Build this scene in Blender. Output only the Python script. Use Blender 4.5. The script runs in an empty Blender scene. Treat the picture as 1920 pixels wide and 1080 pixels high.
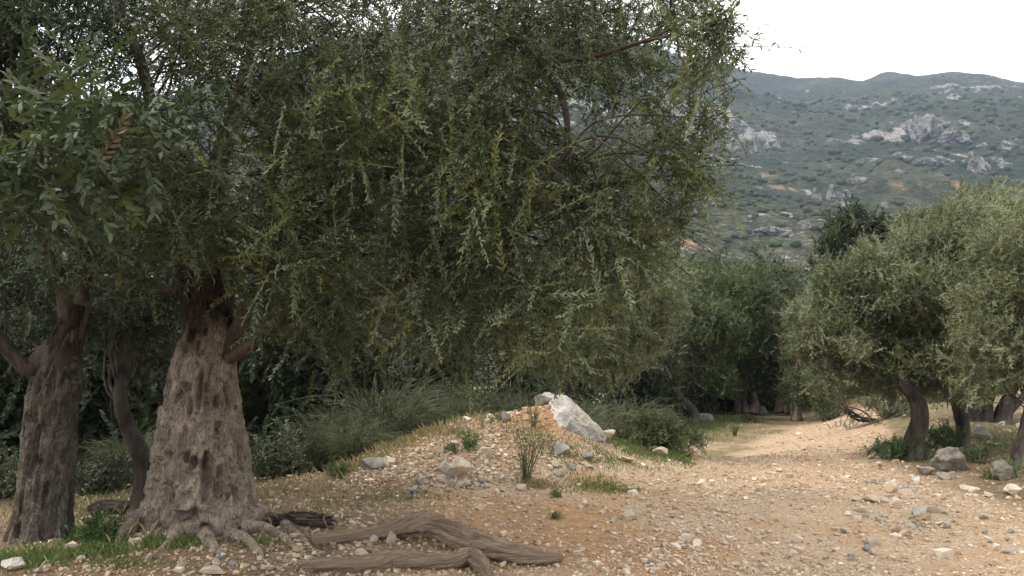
import bpy, math, random
import numpy as np
from mathutils import Vector, Euler

random.seed(7)
rng = np.random.default_rng(7)
scene = bpy.context.scene
COL = scene.collection

# ------------------------------------------------------------------ camera, world, sun, exposure
FPX = 1500.0                      # focal length in pixels of the 1920 wide photograph
PITCH = math.atan(100.0 / FPX)
CAM_Z = 1.6
cam_d = bpy.data.cameras.new('camera')
cam_d.sensor_width = 36.0
cam_d.lens = 36.0 * FPX / 1920.0
cam_d.clip_start = 0.05
cam_d.clip_end = 6000.0
cam = bpy.data.objects.new('camera', cam_d)
COL.objects.link(cam)
cam.location = (0, 0, CAM_Z)
cam.rotation_euler = (math.pi / 2 + PITCH, 0, 0)
scene.camera = cam

SUN_EL, SUN_AZ = math.radians(54), math.radians(-105)     # azimuth from +Y towards +X: high, from the left
world = bpy.data.worlds.new('World')
scene.world = world
world.use_nodes = True
wn, wl = world.node_tree.nodes, world.node_tree.links
wn.clear()
w_out = wn.new('ShaderNodeOutputWorld')
w_bg = wn.new('ShaderNodeBackground')
w_bg.inputs['Strength'].default_value = 0.1
w_sky = wn.new('ShaderNodeTexSky')
w_sky.sky_type = 'NISHITA'
w_sky.sun_disc = False
w_sky.sun_elevation = SUN_EL
w_sky.sun_rotation = SUN_AZ
w_sky.altitude = 500
w_tc = wn.new('ShaderNodeTexCoord')
w_noise = wn.new('ShaderNodeTexNoise')
w_noise.inputs['Scale'].default_value = 2.2
w_noise.inputs['Detail'].default_value = 5
w_ramp = wn.new('ShaderNodeMapRange')
w_ramp.inputs['From Min'].default_value = 0.3
w_ramp.inputs['From Max'].default_value = 0.55
w_ramp.inputs['To Min'].default_value = 0.78
w_ramp.inputs['To Max'].default_value = 0.97
w_mix = wn.new('ShaderNodeMix')
w_mix.data_type = 'RGBA'
w_mix.inputs[7].default_value = (10.0, 9.85, 9.5, 1)      # thin bright cloud
wl.new(w_tc.outputs['Generated'], w_noise.inputs['Vector'])
wl.new(w_noise.outputs['Fac'], w_ramp.inputs['Value'])
wl.new(w_ramp.outputs['Result'], w_mix.inputs[0])
wl.new(w_sky.outputs['Color'], w_mix.inputs[6])
wl.new(w_mix.outputs[2], w_bg.inputs['Color'])
wl.new(w_bg.outputs['Background'], w_out.inputs['Surface'])

sun_d = bpy.data.lights.new('sun', 'SUN')
sun_d.energy = 1.5
sun_d.angle = math.radians(14)
sun_d.color = (1.0, 0.93, 0.82)
sun = bpy.data.objects.new('sun', sun_d)
COL.objects.link(sun)
sdir = Vector((math.sin(SUN_AZ) * math.cos(SUN_EL), math.cos(SUN_AZ) * math.cos(SUN_EL), math.sin(SUN_EL)))
sun.rotation_euler = sdir.to_track_quat('Z', 'Y').to_euler()
sun.location = (-20, 20, 60)

scene.view_settings.view_transform = 'Standard'
scene.view_settings.look = 'None'
scene.view_settings.exposure = 1.45
scene.view_settings.gamma = 1.0
scene.view_settings.use_curve_mapping = False
scene.render.engine = 'CYCLES'
scene.cycles.max_bounces = 6
scene.cycles.diffuse_bounces = 3
scene.cycles.transmission_bounces = 4
scene.cycles.volume_bounces = 0
scene.cycles.use_denoising = True

# ------------------------------------------------------------------ numeric helpers
def hash3(i, j, k, seed):
    h = (i * np.uint32(374761393) + j * np.uint32(668265263) + k * np.uint32(2246822519) + np.uint32(seed * 974711 + 13)).astype(np.uint32)
    h = (h ^ (h >> np.uint32(13))) * np.uint32(1274126177)
    h = (h ^ (h >> np.uint32(16))) * np.uint32(2654435769)
    h = h ^ (h >> np.uint32(15))
    return h.astype(np.float64) / 4294967295.0

def vnoise(P, seed=0):
    """smooth value noise, -1 .. 1"""
    P = np.asarray(P, float)
    F = np.floor(P)
    f = P - F
    f = f * f * f * (f * (f * 6 - 15) + 10)
    I = F.astype(np.int64).astype(np.uint32)
    one = np.uint32(1)
    out = 0
    with np.errstate(over='ignore'):
        for a in (0, 1):
            for b in (0, 1):
                for c in (0, 1):
                    w = (f[..., 0] if a else 1 - f[..., 0]) * (f[..., 1] if b else 1 - f[..., 1]) * (f[..., 2] if c else 1 - f[..., 2])
                    out = out + w * hash3(I[..., 0] + np.uint32(a), I[..., 1] + np.uint32(b), I[..., 2] + np.uint32(c), seed)
    return out * 2 - 1

def fbm(P, octv=4, seed=0, gain=0.5):
    P = np.asarray(P, float)
    s, a, t = 0, 1.0, 0
    for o in range(octv):
        s = s + a * vnoise(P, seed + o)
        t += a
        a *= gain
        P = P * 2.03 + 11.7
    return s / t

def ridged(P, octv=4, seed=0):
    P = np.asarray(P, float)
    s, a, t = 0, 1.0, 0
    for o in range(octv):
        s = s + a * (1 - np.abs(vnoise(P, seed + o)) * 2)
        t += a
        a *= 0.5
        P = P * 2.1 + 5.3
    return s / t

def xyz(x, y, z=0.0):
    x, y = np.broadcast_arrays(np.asarray(x, float), np.asarray(y, float))
    return np.stack([x, y, np.broadcast_to(np.asarray(z, float), x.shape)], -1)

def sstep(a, b, x):
    t = np.clip((x - a) / (b - a), 0, 1)
    return t * t * (3 - 2 * t)

def norm(v):
    return v / np.maximum(np.linalg.norm(v, axis=-1, keepdims=True), 1e-9)

CP, SP = math.cos(PITCH), math.sin(PITCH)
def ray(px, py):
    u, v = (px - 960) / FPX, (540 - py) / FPX
    return np.array([u, CP - v * SP, SP + v * CP])

def at(px, py, d):
    """the place d metres ahead that the photograph shows at px, py"""
    r = ray(px, py)
    return np.array([0, 0, CAM_Z]) + r * (d / r[1])

# ------------------------------------------------------------------ mesh helpers
def np_mesh(name, V, F, mat, parent=None, loc=None, attrs=None, smooth=True, kind=None):
    """one mesh object from arrays; F is (n,3) or (n,4)"""
    V = np.asarray(V, np.float32)
    F = np.asarray(F, np.int32)
    if loc is not None:
        V = V - np.asarray(loc, np.float32)
    me = bpy.data.meshes.new(name)
    k = F.shape[1]
    me.vertices.add(len(V))
    me.vertices.foreach_set('co', V.ravel())
    me.loops.add(F.size)
    me.loops.foreach_set('vertex_index', F.ravel())
    me.polygons.add(len(F))
    me.polygons.foreach_set('loop_start', np.arange(0, F.size, k, dtype=np.int32))
    me.polygons.foreach_set('loop_total', np.full(len(F), k, np.int32))
    me.polygons.foreach_set('use_smooth', np.full(len(F), bool(smooth)))
    for an, av in (attrs or {}).items():
        a = me.attributes.new(an, 'FLOAT', 'POINT')
        a.data.foreach_set('value', np.asarray(av, np.float32))
    me.update(calc_edges=True)
    me.validate()
    if mat is not None:
        me.materials.append(mat)
    o = bpy.data.objects.new(name, me)
    COL.objects.link(o)
    if parent is not None:
        o.parent = parent
    elif loc is not None:
        o.location = [float(c) for c in loc]
    if kind:
        o['kind'] = kind
    return o

def thing(name, label, cat, loc, group=None):
    o = bpy.data.objects.new(name, None)
    o.empty_display_size = 0.2
    COL.objects.link(o)
    o.location = [float(c) for c in loc]
    o['label'] = label
    o['category'] = cat
    if group:
        o['group'] = group
    return o

def tag(o, label, cat, group=None):
    o['label'] = label
    o['category'] = cat
    if group:
        o['group'] = group
    return o

def smooth_path(pts, n):
    """Catmull-Rom through the rows of pts (any number of columns)"""
    pts = np.asarray(pts, float)
    if len(pts) == 2:
        t = np.linspace(0, 1, n)[:, None]
        return pts[0] * (1 - t) + pts[1] * t
    P = np.vstack([2 * pts[0] - pts[1], pts, 2 * pts[-1] - pts[-2]])
    m = len(pts) - 1
    s = np.linspace(0, m, n)
    i = np.minimum(s.astype(int), m - 1)
    t = (s - i)[:, None]
    a, b, c, d = P[i], P[i + 1], P[i + 2], P[i + 3]
    return 0.5 * (2 * b + (c - a) * t + (2 * a - 5 * b + 4 * c - d) * t ** 2 + (3 * b - a - 3 * c + d) * t ** 3)

def grid_faces(nr, ns, wrap=True, off=0):
    r, s = np.meshgrid(np.arange(nr - 1), np.arange(ns if wrap else ns - 1), indexing='ij')
    s2 = (s + 1) % ns
    return np.stack([r * ns + s, r * ns + s2, (r + 1) * ns + s2, (r + 1) * ns + s], -1).reshape(-1, 4) + off

def tube(C, R, ns=8, rough=0.0, rscale=6.0, seed=0, flute=0.0, cap=True):
    """tapering tube along C with radii R; returns V, quads"""
    C = np.asarray(C, float)
    R = np.asarray(R, float)
    T = norm(np.gradient(C, axis=0))
    ref = np.array([0, 0, 1.0]) if abs(T[0][2]) < 0.9 else np.array([0, 1.0, 0])
    u = norm(np.cross(T[0], ref))
    U = []
    for t in T:
        u = norm(u - t * np.dot(u, t))
        U.append(u)
    U = np.array(U)
    W = np.cross(T, U)
    th = np.linspace(0, 2 * np.pi, ns, endpoint=False)
    D = U[:, None, :] * np.cos(th)[None, :, None] + W[:, None, :] * np.sin(th)[None, :, None]
    rr = np.repeat(R[:, None], ns, 1)
    if flute:
        s = np.concatenate([[0], np.cumsum(np.linalg.norm(np.diff(C, axis=0), axis=1))])
        Q = np.stack([np.broadcast_to(np.cos(th) * 2.2, rr.shape), np.broadcast_to(np.sin(th) * 2.2, rr.shape), np.broadcast_to((s * 0.9)[:, None], rr.shape)], -1)
        rr = rr * (1 + flute * fbm(Q, 3, seed + 40))
    V = C[:, None, :] + D * rr[..., None]
    if rough:
        V = V + D * (rough * rr * fbm(V * rscale, 4, seed))[..., None]
    if cap:
        V[0] = V[0] * 0.25 + C[0] * 0.75
        V[-1] = V[-1] * 0.25 + C[-1] * 0.75
    return V.reshape(-1, 3), grid_faces(len(C), ns)

def join(parts):
    Vs, Fs, o = [], [], 0
    for V, F in parts:
        Vs.append(V)
        Fs.append(F + o)
        o += len(V)
    return np.vstack(Vs), np.vstack(Fs)

def icosphere(sub):
    p = (1 + 5 ** 0.5) / 2
    V = [(-1, p, 0), (1, p, 0), (-1, -p, 0), (1, -p, 0), (0, -1, p), (0, 1, p), (0, -1, -p), (0, 1, -p), (p, 0, -1), (p, 0, 1), (-p, 0, -1), (-p, 0, 1)]
    F = [(0, 11, 5), (0, 5, 1), (0, 1, 7), (0, 7, 10), (0, 10, 11), (1, 5, 9), (5, 11, 4), (11, 10, 2), (10, 7, 6), (7, 1, 8), (3, 9, 4), (3, 4, 2), (3, 2, 6), (3, 6, 8), (3, 8, 9), (4, 9, 5), (2, 4, 11), (6, 2, 10), (8, 6, 7), (9, 8, 1)]
    V = [np.array(v) / np.linalg.norm(v) for v in V]
    for _ in range(sub):
        cache, G = {}, []
        def mid(a, b):
            k = (min(a, b), max(a, b))
            if k not in cache:
                m = V[a] + V[b]
                V.append(m / np.linalg.norm(m))
                cache[k] = len(V) - 1
            return cache[k]
        for a, b, c in F:
            x, y, z = mid(a, b), mid(b, c), mid(c, a)
            G += [(a, x, z), (b, y, x), (c, z, y), (x, y, z)]
        F = G
    return np.array(V), np.array(F)
ICO = {s: icosphere(s) for s in range(5)}

def rock_shape(sub, seed, cuts=13, rough=0.06, scale=(1, 1, 1), keep=(0.38, 0.72)):
    """an angular stone: a ball cut by random planes, then weathered"""
    r = np.random.default_rng(seed)
    V, F = ICO[sub]
    V = V.copy()
    for _ in range(cuts):
        n = norm(r.normal(size=3))
        d = r.uniform(*keep)
        e = V @ n - d
        V = V - np.clip(e, 0, None)[:, None] * n[None] * 0.96
    if rough:
        V = V * (1 + rough * fbm(V * 2.7 + seed, 4, seed % 90))[:, None]
    V = V * np.array(scale)
    return V, F

# ------------------------------------------------------------------ material helpers
def new_mat(name):
    m = bpy.data.materials.new(name)
    m.use_nodes = True
    nt = m.node_tree
    for n in list(nt.nodes):
        if n.type != 'OUTPUT_MATERIAL':
            nt.nodes.remove(n)
    return m, nt, [n for n in nt.nodes if n.type == 'OUTPUT_MATERIAL'][0]

class G:
    """small wrapper for wiring nodes"""
    def __init__(s, name):
        s.m, s.t, s.out = new_mat(name)
    def n(s, typ, **kw):
        nd = s.t.nodes.new(typ)
        for k, v in kw.items():
            setattr(nd, k, v)
        return nd
    def l(s, a, b):
        s.t.links.new(a, b)
    def coord(s, kind='Object', scale=(1, 1, 1)):
        tc = s.n('ShaderNodeTexCoord')
        mp = s.n('ShaderNodeMapping')
        mp.inputs['Scale'].default_value = scale
        s.l(tc.outputs[kind], mp.inputs['Vector'])
        return mp.outputs['Vector']
    def pos(s, scale=(1, 1, 1)):
        ge = s.n('ShaderNodeNewGeometry')
        mp = s.n('ShaderNodeMapping')
        mp.inputs['Scale'].default_value = scale
        s.l(ge.outputs['Position'], mp.inputs['Vector'])
        return mp.outputs['Vector']
    def noise(s, vec, scale, detail=4, rough=0.55, dist=0.0):
        nd = s.n('ShaderNodeTexNoise')
        nd.inputs['Scale'].default_value = scale
        nd.inputs['Detail'].default_value = detail
        nd.inputs['Roughness'].default_value = rough
        nd.inputs['Distortion'].default_value = dist
        s.l(vec, nd.inputs['Vector'])
        return nd.outputs['Fac']
    def voro(s, vec, scale, out='Distance', feature='F1'):
        nd = s.n('ShaderNodeTexVoronoi', feature=feature)
        nd.inputs['Scale'].default_value = scale
        s.l(vec, nd.inputs['Vector'])
        return nd.outputs[out]
    def rng(s, v, a, b, c=0.0, d=1.0):
        nd = s.n('ShaderNodeMapRange')
        nd.interpolation_type = 'SMOOTHSTEP'
        s.l(v, nd.inputs['Value'])
        for k, x in zip(('From Min', 'From Max', 'To Min', 'To Max'), (a, b, c, d)):
            nd.inputs[k].default_value = x
        return nd.outputs['Result']
    def mix(s, f, a, b):
        nd = s.n('ShaderNodeMix', data_type='RGBA')
        for i, v in ((0, f), (6, a), (7, b)):
            if hasattr(v, 'links'):
                s.l(v, nd.inputs[i])
            elif i == 0:
                nd.inputs[0].default_value = v
            else:
                nd.inputs[i].default_value = (*v, 1)
        return nd.outputs[2]
    def math(s, op, a, b):
        nd = s.n('ShaderNodeMath', operation=op)
        for i, v in ((0, a), (1, b)):
            if hasattr(v, 'links'):
                s.l(v, nd.inputs[i])
            else:
                nd.inputs[i].default_value = v
        return nd.outputs[0]
    def attr(s, name):
        nd = s.n('ShaderNodeAttribute')
        nd.attribute_name = name
        return nd.outputs['Fac']
    def rand(s):
        return s.n('ShaderNodeObjectInfo').outputs['Random']
    def bump(s, h, strength, dist, normal=None):
        nd = s.n('ShaderNodeBump')
        nd.inputs['Strength'].default_value = strength
        nd.inputs['Distance'].default_value = dist
        s.l(h, nd.inputs['Height'])
        if normal is not None:
            s.l(normal, nd.inputs['Normal'])
        return nd.outputs['Normal']
    def surf(s, col, rough=0.9, normal=None, spec=0.25):
        b = s.n('ShaderNodeBsdfPrincipled')
        if hasattr(col, 'links'):
            s.l(col, b.inputs['Base Color'])
        else:
            b.inputs['Base Color'].default_value = (*col, 1)
        b.inputs['Roughness'].default_value = rough
        b.inputs['Specular IOR Level'].default_value = spec
        if normal is not None:
            s.l(normal, b.inputs['Normal'])
        s.l(b.outputs[0], s.out.inputs['Surface'])
        return b

def mat_leaf(name, dark, mid, light, under, dry=(0.11, 0.085, 0.045), trans=0.22, rough=0.45, spec=0.35):
    """leaf: colour from the per-shoot attribute 'tint'; paler underside; some light through the blade"""
    g = G(name)
    t = g.attr('tint')
    c = g.mix(g.rng(t, 0.0, 0.5), dark, mid)
    c = g.mix(g.rng(t, 0.5, 0.93), c, light)
    c = g.mix(g.rng(t, 0.95, 0.97), c, dry)
    ge = g.n('ShaderNodeNewGeometry')
    f = g.math('MULTIPLY', ge.outputs['Backfacing'], 0.75)
    c = g.mix(f, c, under)
    b = g.surf(c, rough, None, spec)
    tr = g.n('ShaderNodeBsdfTranslucent')
    g.l(c, tr.inputs['Color'])
    ms = g.n('ShaderNodeMixShader')
    ms.inputs[0].default_value = trans
    g.l(b.outputs[0], ms.inputs[1])
    g.l(tr.outputs[0], ms.inputs[2])
    g.l(ms.outputs[0], g.out.inputs['Surface'])
    return g.m

def mat_bark(name, pale, mid, dark, zs=0.35, scale=9.0, bstr=0.9, bdist=0.02, patch=2.2):
    g = G(name)
    v = g.coord('Object', (1, 1, zs))
    n1 = g.noise(v, scale, 6, 0.65, 0.6)
    n2 = g.noise(g.coord('Object', (1, 1, 0.7)), patch, 4, 0.6)
    n3 = g.noise(v, scale * 5, 3, 0.7)
    c = g.mix(g.rng(n1, 0.36, 0.62), dark, mid)
    c = g.mix(g.rng(n2, 0.42, 0.62), c, g.mix(g.rng(n1, 0.35, 0.55), mid, pale))
    c = g.mix(g.rng(n3, 0.52, 0.75, 0, 0.55), c, dark)
    h = g.math('ADD', n1, g.math('MULTIPLY', n3, 0.45))
    g.surf(c, 0.92, g.bump(h, bstr, bdist), 0.15)
    return g.m

def mat_stone(name, a, b, stain, scale=5.0, bdist=0.02):
    g = G(name)
    v = g.coord('Object')
    n1 = g.noise(v, scale, 6, 0.62)
    n2 = g.noise(v, scale * 0.4, 3)
    n3 = g.noise(v, scale * 8, 3, 0.7)
    r = g.rand()
    c = g.mix(g.rng(n1, 0.35, 0.65), a, b)
    c = g.mix(g.math('MULTIPLY', g.rng(n2, 0.45, 0.65), g.math('ADD', 0.3, g.math('MULTIPLY', r, 0.6))), c, stain)
    c = g.mix(g.rng(n3, 0.55, 0.75, 0, 0.35), c, (0.10, 0.09, 0.08))
    g.surf(c, 0.9, g.bump(g.math('ADD', n1, g.math('MULTIPLY', n3, 0.35)), 0.9, bdist), 0.2)
    return g.m

M = {}
M['leaf_main'] = mat_leaf('olive_leaf', (0.024, 0.035, 0.013), (0.068, 0.088, 0.032), (0.22, 0.235, 0.085), (0.125, 0.145, 0.085), rough=0.5, spec=0.25)
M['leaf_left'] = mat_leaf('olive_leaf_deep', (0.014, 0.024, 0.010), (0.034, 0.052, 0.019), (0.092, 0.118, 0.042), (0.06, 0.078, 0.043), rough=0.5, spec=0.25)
M['leaf_dark'] = mat_leaf('oak_leaf', (0.022, 0.032, 0.013), (0.048, 0.064, 0.023), (0.12, 0.14, 0.045), (0.06, 0.075, 0.045), trans=0.15)
M['leaf_pale'] = mat_leaf('pale_olive_leaf', (0.075, 0.09, 0.04), (0.145, 0.163, 0.075), (0.25, 0.265, 0.12), (0.19, 0.205, 0.125), rough=0.55, spec=0.2)
M['leaf_deep'] = mat_leaf('deep_green_olive_leaf', (0.030, 0.044, 0.014), (0.070, 0.092, 0.028), (0.15, 0.175, 0.056), (0.09, 0.11, 0.052), spec=0.2)
M['leaf_green'] = mat_leaf('mid_olive_leaf', (0.040, 0.055, 0.02), (0.078, 0.098, 0.034), (0.16, 0.175, 0.062), (0.115, 0.13, 0.07), spec=0.2)
M['leaf_weed'] = mat_leaf('weed_leaf', (0.04, 0.075, 0.02), (0.075, 0.13, 0.03), (0.14, 0.19, 0.05), (0.1, 0.15, 0.06), trans=0.3)
M['leaf_broom'] = mat_leaf('broom_stem', (0.032, 0.042, 0.017), (0.068, 0.085, 0.033), (0.17, 0.18, 0.08), (0.068, 0.085, 0.033), trans=0.05, rough=0.6)
M['grass'] = mat_leaf('grass_blade', (0.055, 0.10, 0.025), (0.11, 0.16, 0.04), (0.22, 0.22, 0.08), (0.12, 0.17, 0.05), dry=(0.34, 0.27, 0.14), trans=0.3)
M['grass_dry'] = mat_leaf('dry_grass_blade', (0.14, 0.13, 0.06), (0.26, 0.21, 0.10), (0.40, 0.33, 0.18), (0.3, 0.25, 0.13), dry=(0.36, 0.28, 0.15), trans=0.25)
def mat_old_bark(name, pale, mid, dark, upper):
    g = G(name)
    v = g.coord('Object', (1, 1, 0.42))
    vi = g.coord('Object')
    n1 = g.noise(vi, 4.5, 5, 0.6, 0.8)
    n2 = g.noise(v, 30, 5, 0.68, 0.5)
    n3 = g.noise(v, 52, 3, 0.75)
    ck = g.n('ShaderNodeTexVoronoi', feature='DISTANCE_TO_EDGE')
    ck.inputs['Scale'].default_value = 9
    wv = g.n('ShaderNodeVectorMath', operation='ADD')
    nz = g.n('ShaderNodeTexNoise')
    nz.inputs['Scale'].default_value = 9
    g.l(vi, nz.inputs['Vector'])
    sc = g.n('ShaderNodeVectorMath', operation='SCALE')
    sc.inputs['Scale'].default_value = 0.3
    g.l(nz.outputs['Color'], sc.inputs[0])
    g.l(g.coord('Object', (1, 1, 0.22)), wv.inputs[0])
    g.l(sc.outputs[0], wv.inputs[1])
    g.l(wv.outputs[0], ck.inputs['Vector'])
    crack = g.rng(ck.outputs['Distance'], 0.0, 0.07, 1.0, 0.0)
    n4 = g.noise(g.coord('Object', (1, 1, 0.15)), 22, 4, 0.6, 1.0)
    n5 = g.noise(vi, 11, 4, 0.65)
    c = g.mix(g.rng(n1, 0.38, 0.60), mid, pale)
    c = g.mix(g.rng(n2, 0.44, 0.64, 0, 0.75), c, mid)
    c = g.mix(g.rng(n4, 0.55, 0.68, 0, 0.3), c, dark)
    c = g.mix(g.rng(n5, 0.58, 0.70, 0, 0.8), c, dark)
    c = g.mix(g.rng(n3, 0.50, 0.66, 0, 0.6), c, dark)
    c = g.mix(g.math('MULTIPLY', crack, g.rng(n5, 0.45, 0.65, 0.0, 0.42)), c, dark)
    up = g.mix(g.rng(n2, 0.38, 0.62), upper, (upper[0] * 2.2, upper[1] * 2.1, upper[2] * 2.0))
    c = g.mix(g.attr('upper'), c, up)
    h = g.math('ADD', g.math('MULTIPLY', n2, 1.0), g.math('ADD', g.math('MULTIPLY', n3, 0.6), g.math('ADD', g.math('MULTIPLY', n4, 0.8), g.math('MULTIPLY', crack, -0.22))))
    g.surf(c, 0.92, g.bump(h, 1.0, 0.045), 0.12)
    return g.m
M['bark_main'] = mat_old_bark('old_olive_bark', (0.44, 0.37, 0.29), (0.25, 0.20, 0.153), (0.07, 0.054, 0.043), (0.035, 0.026, 0.022))  # dark upper bark: its own brown plus crown shade put into the colour
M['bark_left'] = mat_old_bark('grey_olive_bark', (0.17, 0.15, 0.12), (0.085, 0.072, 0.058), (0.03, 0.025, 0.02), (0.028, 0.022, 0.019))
M['bark_limb'] = mat_bark('brown_limb_bark', (0.12, 0.092, 0.07), (0.07, 0.052, 0.04), (0.03, 0.023, 0.019), 0.3, 16)
M['bark_dark'] = mat_bark('dark_bark', (0.11, 0.09, 0.075), (0.06, 0.05, 0.042), (0.025, 0.021, 0.018), 0.3, 10)
M['bark_mid'] = mat_bark('grey_brown_bark', (0.19, 0.15, 0.12), (0.10, 0.08, 0.065), (0.035, 0.029, 0.025), 0.3, 10)
M['twig'] = mat_bark('twig_bark', (0.26, 0.22, 0.16), (0.15, 0.12, 0.085), (0.07, 0.055, 0.04), 1, 20)
M['log'] = mat_bark('weathered_wood', (0.46, 0.33, 0.235), (0.27, 0.18, 0.12), (0.10, 0.065, 0.045), 0.8, 7)
M['char'] = mat_bark('rotten_bark', (0.10, 0.075, 0.06), (0.055, 0.042, 0.035), (0.022, 0.018, 0.016), 0.8, 14)
M['boulder'] = mat_stone('grey_limestone', (0.30, 0.285, 0.26), (0.55, 0.515, 0.465), (0.42, 0.34, 0.25), 5.5, 0.05)
M['stone'] = mat_stone('tan_limestone', (0.34, 0.285, 0.225), (0.52, 0.45, 0.365), (0.42, 0.28, 0.17), 14, 0.01)
M['stone_grey'] = mat_stone('dark_limestone', (0.17, 0.16, 0.15), (0.32, 0.30, 0.275), (0.24, 0.20, 0.15), 9, 0.015)
M['stone_moss'] = mat_stone('lichened_stone', (0.11, 0.10, 0.082), (0.235, 0.21, 0.17), (0.12, 0.11, 0.065), 9, 0.02)

# ------------------------------------------------------------------ the lie of the land
PATH = np.array([(1.0, -60), (1.4, -12), (2.1, 0), (2.5, 5), (3.0, 8), (3.35, 10), (4.2, 12.6), (5.55, 15), (7.2, 18), (9.4, 21), (12.8, 24), (19, 27), (30, 31)], float)
PATH_HW = np.array([2, 2, 2.1, 2.0, 1.7, 1.5, 1.3, 1.25, 1.2, 1.1, 1.2, 1.3, 1.3])
RIDGE = np.array([(-2.0, 8.95, 0.10), (-1.45, 9.2, 0.30), (-0.75, 9.55, 0.58), (-0.25, 9.9, 0.70), (0.32, 10.2, 0.80), (0.62, 10.45, 0.58), (1.0, 10.75, 0.40), (1.85, 11.2, 0.24), (2.5, 11.8, 0.08)])

def polyline(x, y, pts, vals):
    """distance to a polyline and the value interpolated along it"""
    best = np.full(np.shape(x), 1e9)
    val = np.zeros(np.shape(x))
    side = np.zeros(np.shape(x))
    for k in range(len(pts) - 1):
        a, b = pts[k][:2], pts[k + 1][:2]
        d = b - a
        t = np.clip(((x - a[0]) * d[0] + (y - a[1]) * d[1]) / (d @ d), 0, 1)
        qx, qy = a[0] + t * d[0], a[1] + t * d[1]
        dist = np.hypot(x - qx, y - qy)
        m = dist < best
        best = np.where(m, dist, best)
        val = np.where(m, vals[k] * (1 - t) + vals[k + 1] * t, val)
        side = np.where(m, d[0] * (y - a[1]) - d[1] * (x - a[0]), side)
    return best, val, side

def path_mask(x, y):
    d, hw, _ = polyline(x, y, PATH, PATH_HW)
    w = d - hw + 0.32 * fbm(xyz(x * 0.9, y * 0.9), 3, 5)
    return 1 - sstep(-0.25, 0.35, w)

def mound(x, y):
    d, hh, side = polyline(x, y, RIDGE, RIDGE[:, 2])
    wf = np.where(side < 0, 0.95, 0.75)         # longer slope towards the path
    return hh * np.exp(-(d / wf) ** 2)

def ground_h(x, y):
    x, y = np.asarray(x, float), np.asarray(y, float)
    m = mound(x, y)
    z = m + 0.10 * m * fbm(xyz(x * 2.2, y * 2.2), 4, 2)
    z = z + 0.05 * fbm(xyz(x * 0.5, y * 0.5), 3, 1)
    near = np.exp(-(np.hypot(x - 1, y - 9) / 14) ** 2)
    z = z + near * 0.022 * fbm(xyz(x * 3.1, y * 3.1), 4, 8)
    # the bank behind the mound falls away to the left
    bank = sstep(9.6, 14, y - 0.25 * x) * (1 - sstep(1.5, 5.5, x - 0.45 * (y - 10)))
    z = z - 0.55 * bank
    # shallow wheel ruts
    d, hw, s = polyline(x, y, PATH, PATH_HW)
    z = z - 0.04 * np.exp(-((d - 0.75) / 0.35) ** 2)
    # right verge rises a little, roots of the tree mounded up
    z = z + 0.10 * sstep(4.4, 6.5, x - 0.25 * (y - 8)) * (1 - sstep(16, 30, y))
    z = z + 0.10 * np.exp(-(((x + 2.62) / 1.0) ** 2 + ((y - 6.9) / 0.9) ** 2))
    # beyond the grove the land dips before the mountain
    r = np.hypot(x, y)
    z = z - 0.10 * np.clip(r - 40, 0, 120) * sstep(0, 30, y)
    return z

def ghit(px, py):
    r = ray(px, py)
    t = np.arange(3.0, 60, 0.01)
    P = r[None] * t[:, None] + np.array([0, 0, CAM_Z])
    h = ground_h(P[:, 0], P[:, 1])
    i = int(np.argmax(P[:, 2] < h))
    return np.array([P[i, 0], P[i, 1], h[i]])

def gz(x, y):
    return float(ground_h(np.array([x]), np.array([y]))[0])

def axis(lo, hi, step, far, grow):
    a = list(np.arange(lo, hi, step))
    s, x = step, a[-1]
    while x < far:
        s *= grow
        x += s
        a.append(x)
    s, x, b = step, a[0], []
    while x > -far:
        s *= grow
        x -= s
        b.append(x)
    return np.array(b[::-1] + a)

xs = axis(-5.2, 8.0, 0.06, 1600, 1.16)
ys = axis(4.6, 16.5, 0.06, 1600, 1.16)
X, Y = np.meshgrid(xs, ys, indexing='ij')
Z = ground_h(X, Y)
pm = path_mask(X, Y)
GV = np.stack([X, Y, Z], -1).reshape(-1, 3)
GF = grid_faces(len(xs), len(ys), wrap=False)[:, ::-1]
md = mound(X, Y)
nz = fbm(xyz(X * 0.8, Y * 0.8), 4, 21)
nf = fbm(xyz(X * 2.6, Y * 2.6), 3, 22)
# bare orange earth: on the mound top and in the strip between the mound and the path
soil = np.clip(sstep(0.30, 0.75, md + 0.25 * nf) * sstep(-1.2, 0.2, X + 0.3 * nz) + 0.95 * sstep(0.0, 0.4, 0.7 * nz + 1.0 - np.hypot((X - 0.35) / 1.7, (Y - 7.0) / 1.9)), 0, 1)
soil = np.clip(soil + 0.5 * sstep(0.1, 0.5, nf) * pm, 0, 1)
litter = np.clip(sstep(-0.6, 0.4, -(X + 1.3) + 0.8 * nz) * (1 - sstep(0.12, 0.3, md)) + sstep(0, 1.0, X - 0.28 * (Y - 8) - 4.15 + 0.9 * nz) * (1 - pm), 0, 1)  # right-hand term: leaf litter plus tree shade put into the ground colour
green = np.clip(sstep(0.05, 0.35, nf + 0.7 * nz) * (1 - pm) * sstep(11, 14, Y + 0.3 * X), 0, 1)
litter = np.clip(litter + 0.75 * (1 - pm) * sstep(10.2, 12.0, Y + 0.2 * np.abs(X - 1)) * sstep(-0.9, 0.1, nf), 0, 1)
far = sstep(22, 40, np.hypot(X, Y))
green = np.clip(green + far * 0.7 + 0.75 * (1 - pm) * sstep(12.5, 15, Y + 0.3 * X) * sstep(-0.5, 0.3, nf), 0, 1)

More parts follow.
